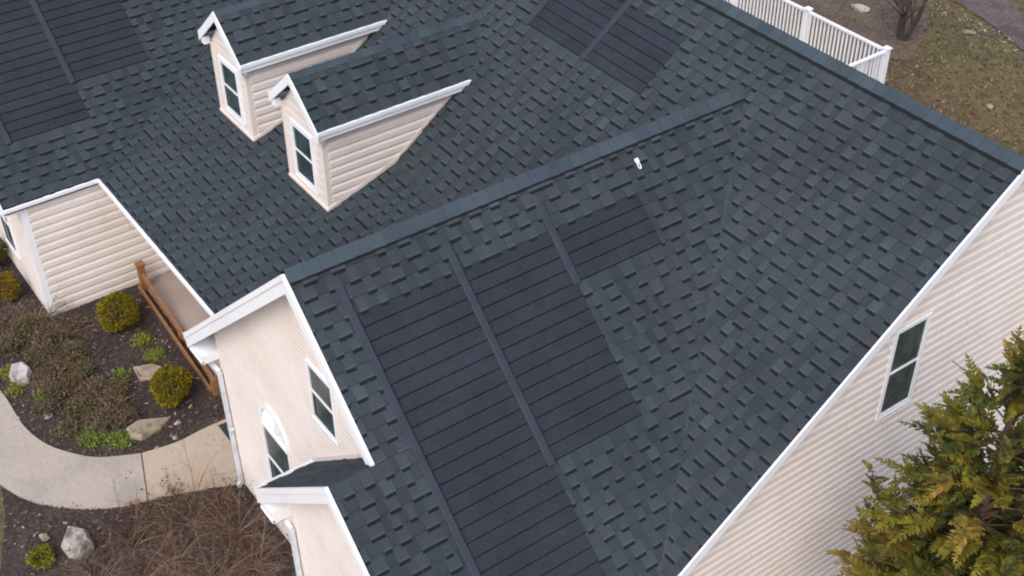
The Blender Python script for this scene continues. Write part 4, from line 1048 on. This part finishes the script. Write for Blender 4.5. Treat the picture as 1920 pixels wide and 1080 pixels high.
# ------------------------------------------------------------------ golden evergreen at the end wall
def evergreen(x, y, H, label, seed):
    r = random.Random(seed); e = empty('evergreen_tree', (x, y, 0)); tag(e, label, 'tree')
    mb = MB(); pts = [(0, 0, -.1), (.02, .01, H * .4), (-.02, .02, H * .75), (0, 0, H * .985)]
    mb.tube(pts, [.16, .11, .05, .012], 8, (.09, .06, .045)); 
    fo = MB()
    def prof(t):  # radius by height fraction
        return 1.62 * (1 - t) ** 0.52 * (0.7 + .3 * min(1, t * 4)) + 0.05
    def spray(p, d, L, col):
        """flat drooping frond of small scale leaves"""
        d = d.normalized(); s = d.cross(Vector((0, 0, 1)))
        if s.length < .05: s = Vector((1, 0, 0))
        s.normalize(); s = (s + rnd_dir(r) * .45).normalized()
        n = 8; q = p.copy(); dd = d.copy()
        for i in range(n):
            dd = (dd + Vector((0, 0, -.05)) + rnd_dir(r) * .08).normalized(); q2 = q + dd * (L / n)
            w = L * .30 * (1 - i / n) ** .7 + .016
            kk = r.uniform(.65, 1.4)
            for sg in (-1, 1):
                dirr = (dd * .8 + s * sg * 1.0 + rnd_dir(r) * .25).normalized()
                leaf_face(fo, q, dirr, s.cross(dd) + rnd_dir(r) * .3, w, w * .36 + .008, tuple(c * kk * r.uniform(.85, 1.15) for c in col))
            leaf_face(fo, q, dd, s.cross(dd), L / n * 1.6, .024, tuple(c * kk for c in col))
            q = q2
    nb = 400
    for k in range(nb):
        t = .22 + .78 * (k / nb) ** .97; z = H * t; a = k * 2.39996 + r.uniform(-.3, .3)
        if r.random() < (.0 if t < .68 else (.55 if t < .84 else .72)): continue
        R = prof(t) * r.choice((r.uniform(.55, 1.0), r.uniform(.8, 1.24))) if t < .97 else .12
        elev = .25 + .9 * t
        base = Vector((0, 0, z * .97)); d = Vector((math.cos(a) * math.cos(elev * .7), math.sin(a) * math.cos(elev * .7), math.sin(elev * .7) * .8))
        bp = [base]; q = base.copy(); dd = d.copy(); N = 6
        for i in range(N):
            dd = (dd + Vector((0, 0, .02 if i > 3 else -.03)) + rnd_dir(r) * .09).normalized(); q = q + dd * R / N; bp.append(q.copy())
        if R > .25: mb.tube(bp, [max(.004, .02 * (1 - i / (N + 1))) for i in range(N + 1)], 3, (.10, .065, .04), cap=False)
        g = r.random()
        base_c = (.125, .105, .012) if g < .42 else ((.062, .068, .012) if g < .8 else (.18, .125, .022))
        m = int(4 + R * 4.2)
        for j in range(m):
            f = .25 + .75 * (j + r.random()) / m; i = min(N - 1, int(f * N)); pp = bp[i] + (bp[i + 1] - bp[i]) * (f * N - i)
            sd = (bp[i + 1] - bp[i]).normalized(); out = (sd + rnd_dir(r) * .75 + Vector((0, 0, .12))).normalized()
            dk = .45 + .55 * f
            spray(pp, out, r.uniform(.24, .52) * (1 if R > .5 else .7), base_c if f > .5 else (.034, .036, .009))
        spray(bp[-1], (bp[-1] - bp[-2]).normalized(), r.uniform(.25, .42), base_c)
    for lx, ly, lz, ll in ((0, 0, H * .97, .45), (-.45, -.75, H * .80, .7), (.35, -.55, H * .82, .6), (-.25, .5, H * .83, .6), (-.8, -1.0, H * .68, .6), (.9, -.9, H * .68, .6), (-.5, -1.25, H * .60, .6)):
        b0 = Vector((lx * .4, ly * .4, lz - .5)); b1 = Vector((lx, ly, lz)); b2 = b1 + Vector((lx * .15, ly * .15, ll))
        mb.tube([b0, b1, b2], [.02, .012, .004], 4, (.10, .065, .04))
        for j in range(22):
            f = j / 22; pp = b0.lerp(b1, f * 2) if f < .5 else b1.lerp(b2, f * 2 - 1)
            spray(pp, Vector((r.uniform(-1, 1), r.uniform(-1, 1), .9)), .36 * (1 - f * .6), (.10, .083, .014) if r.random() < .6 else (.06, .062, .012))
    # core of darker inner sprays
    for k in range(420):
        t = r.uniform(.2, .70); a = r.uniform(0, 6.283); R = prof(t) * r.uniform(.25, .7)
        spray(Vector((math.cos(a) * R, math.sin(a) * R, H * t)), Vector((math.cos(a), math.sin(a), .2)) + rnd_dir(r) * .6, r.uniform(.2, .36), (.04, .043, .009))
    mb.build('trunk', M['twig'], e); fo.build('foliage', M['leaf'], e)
evergreen(2.42, -3.1, 8.15, 'golden olive evergreen tree standing against the tall end wall', 8)
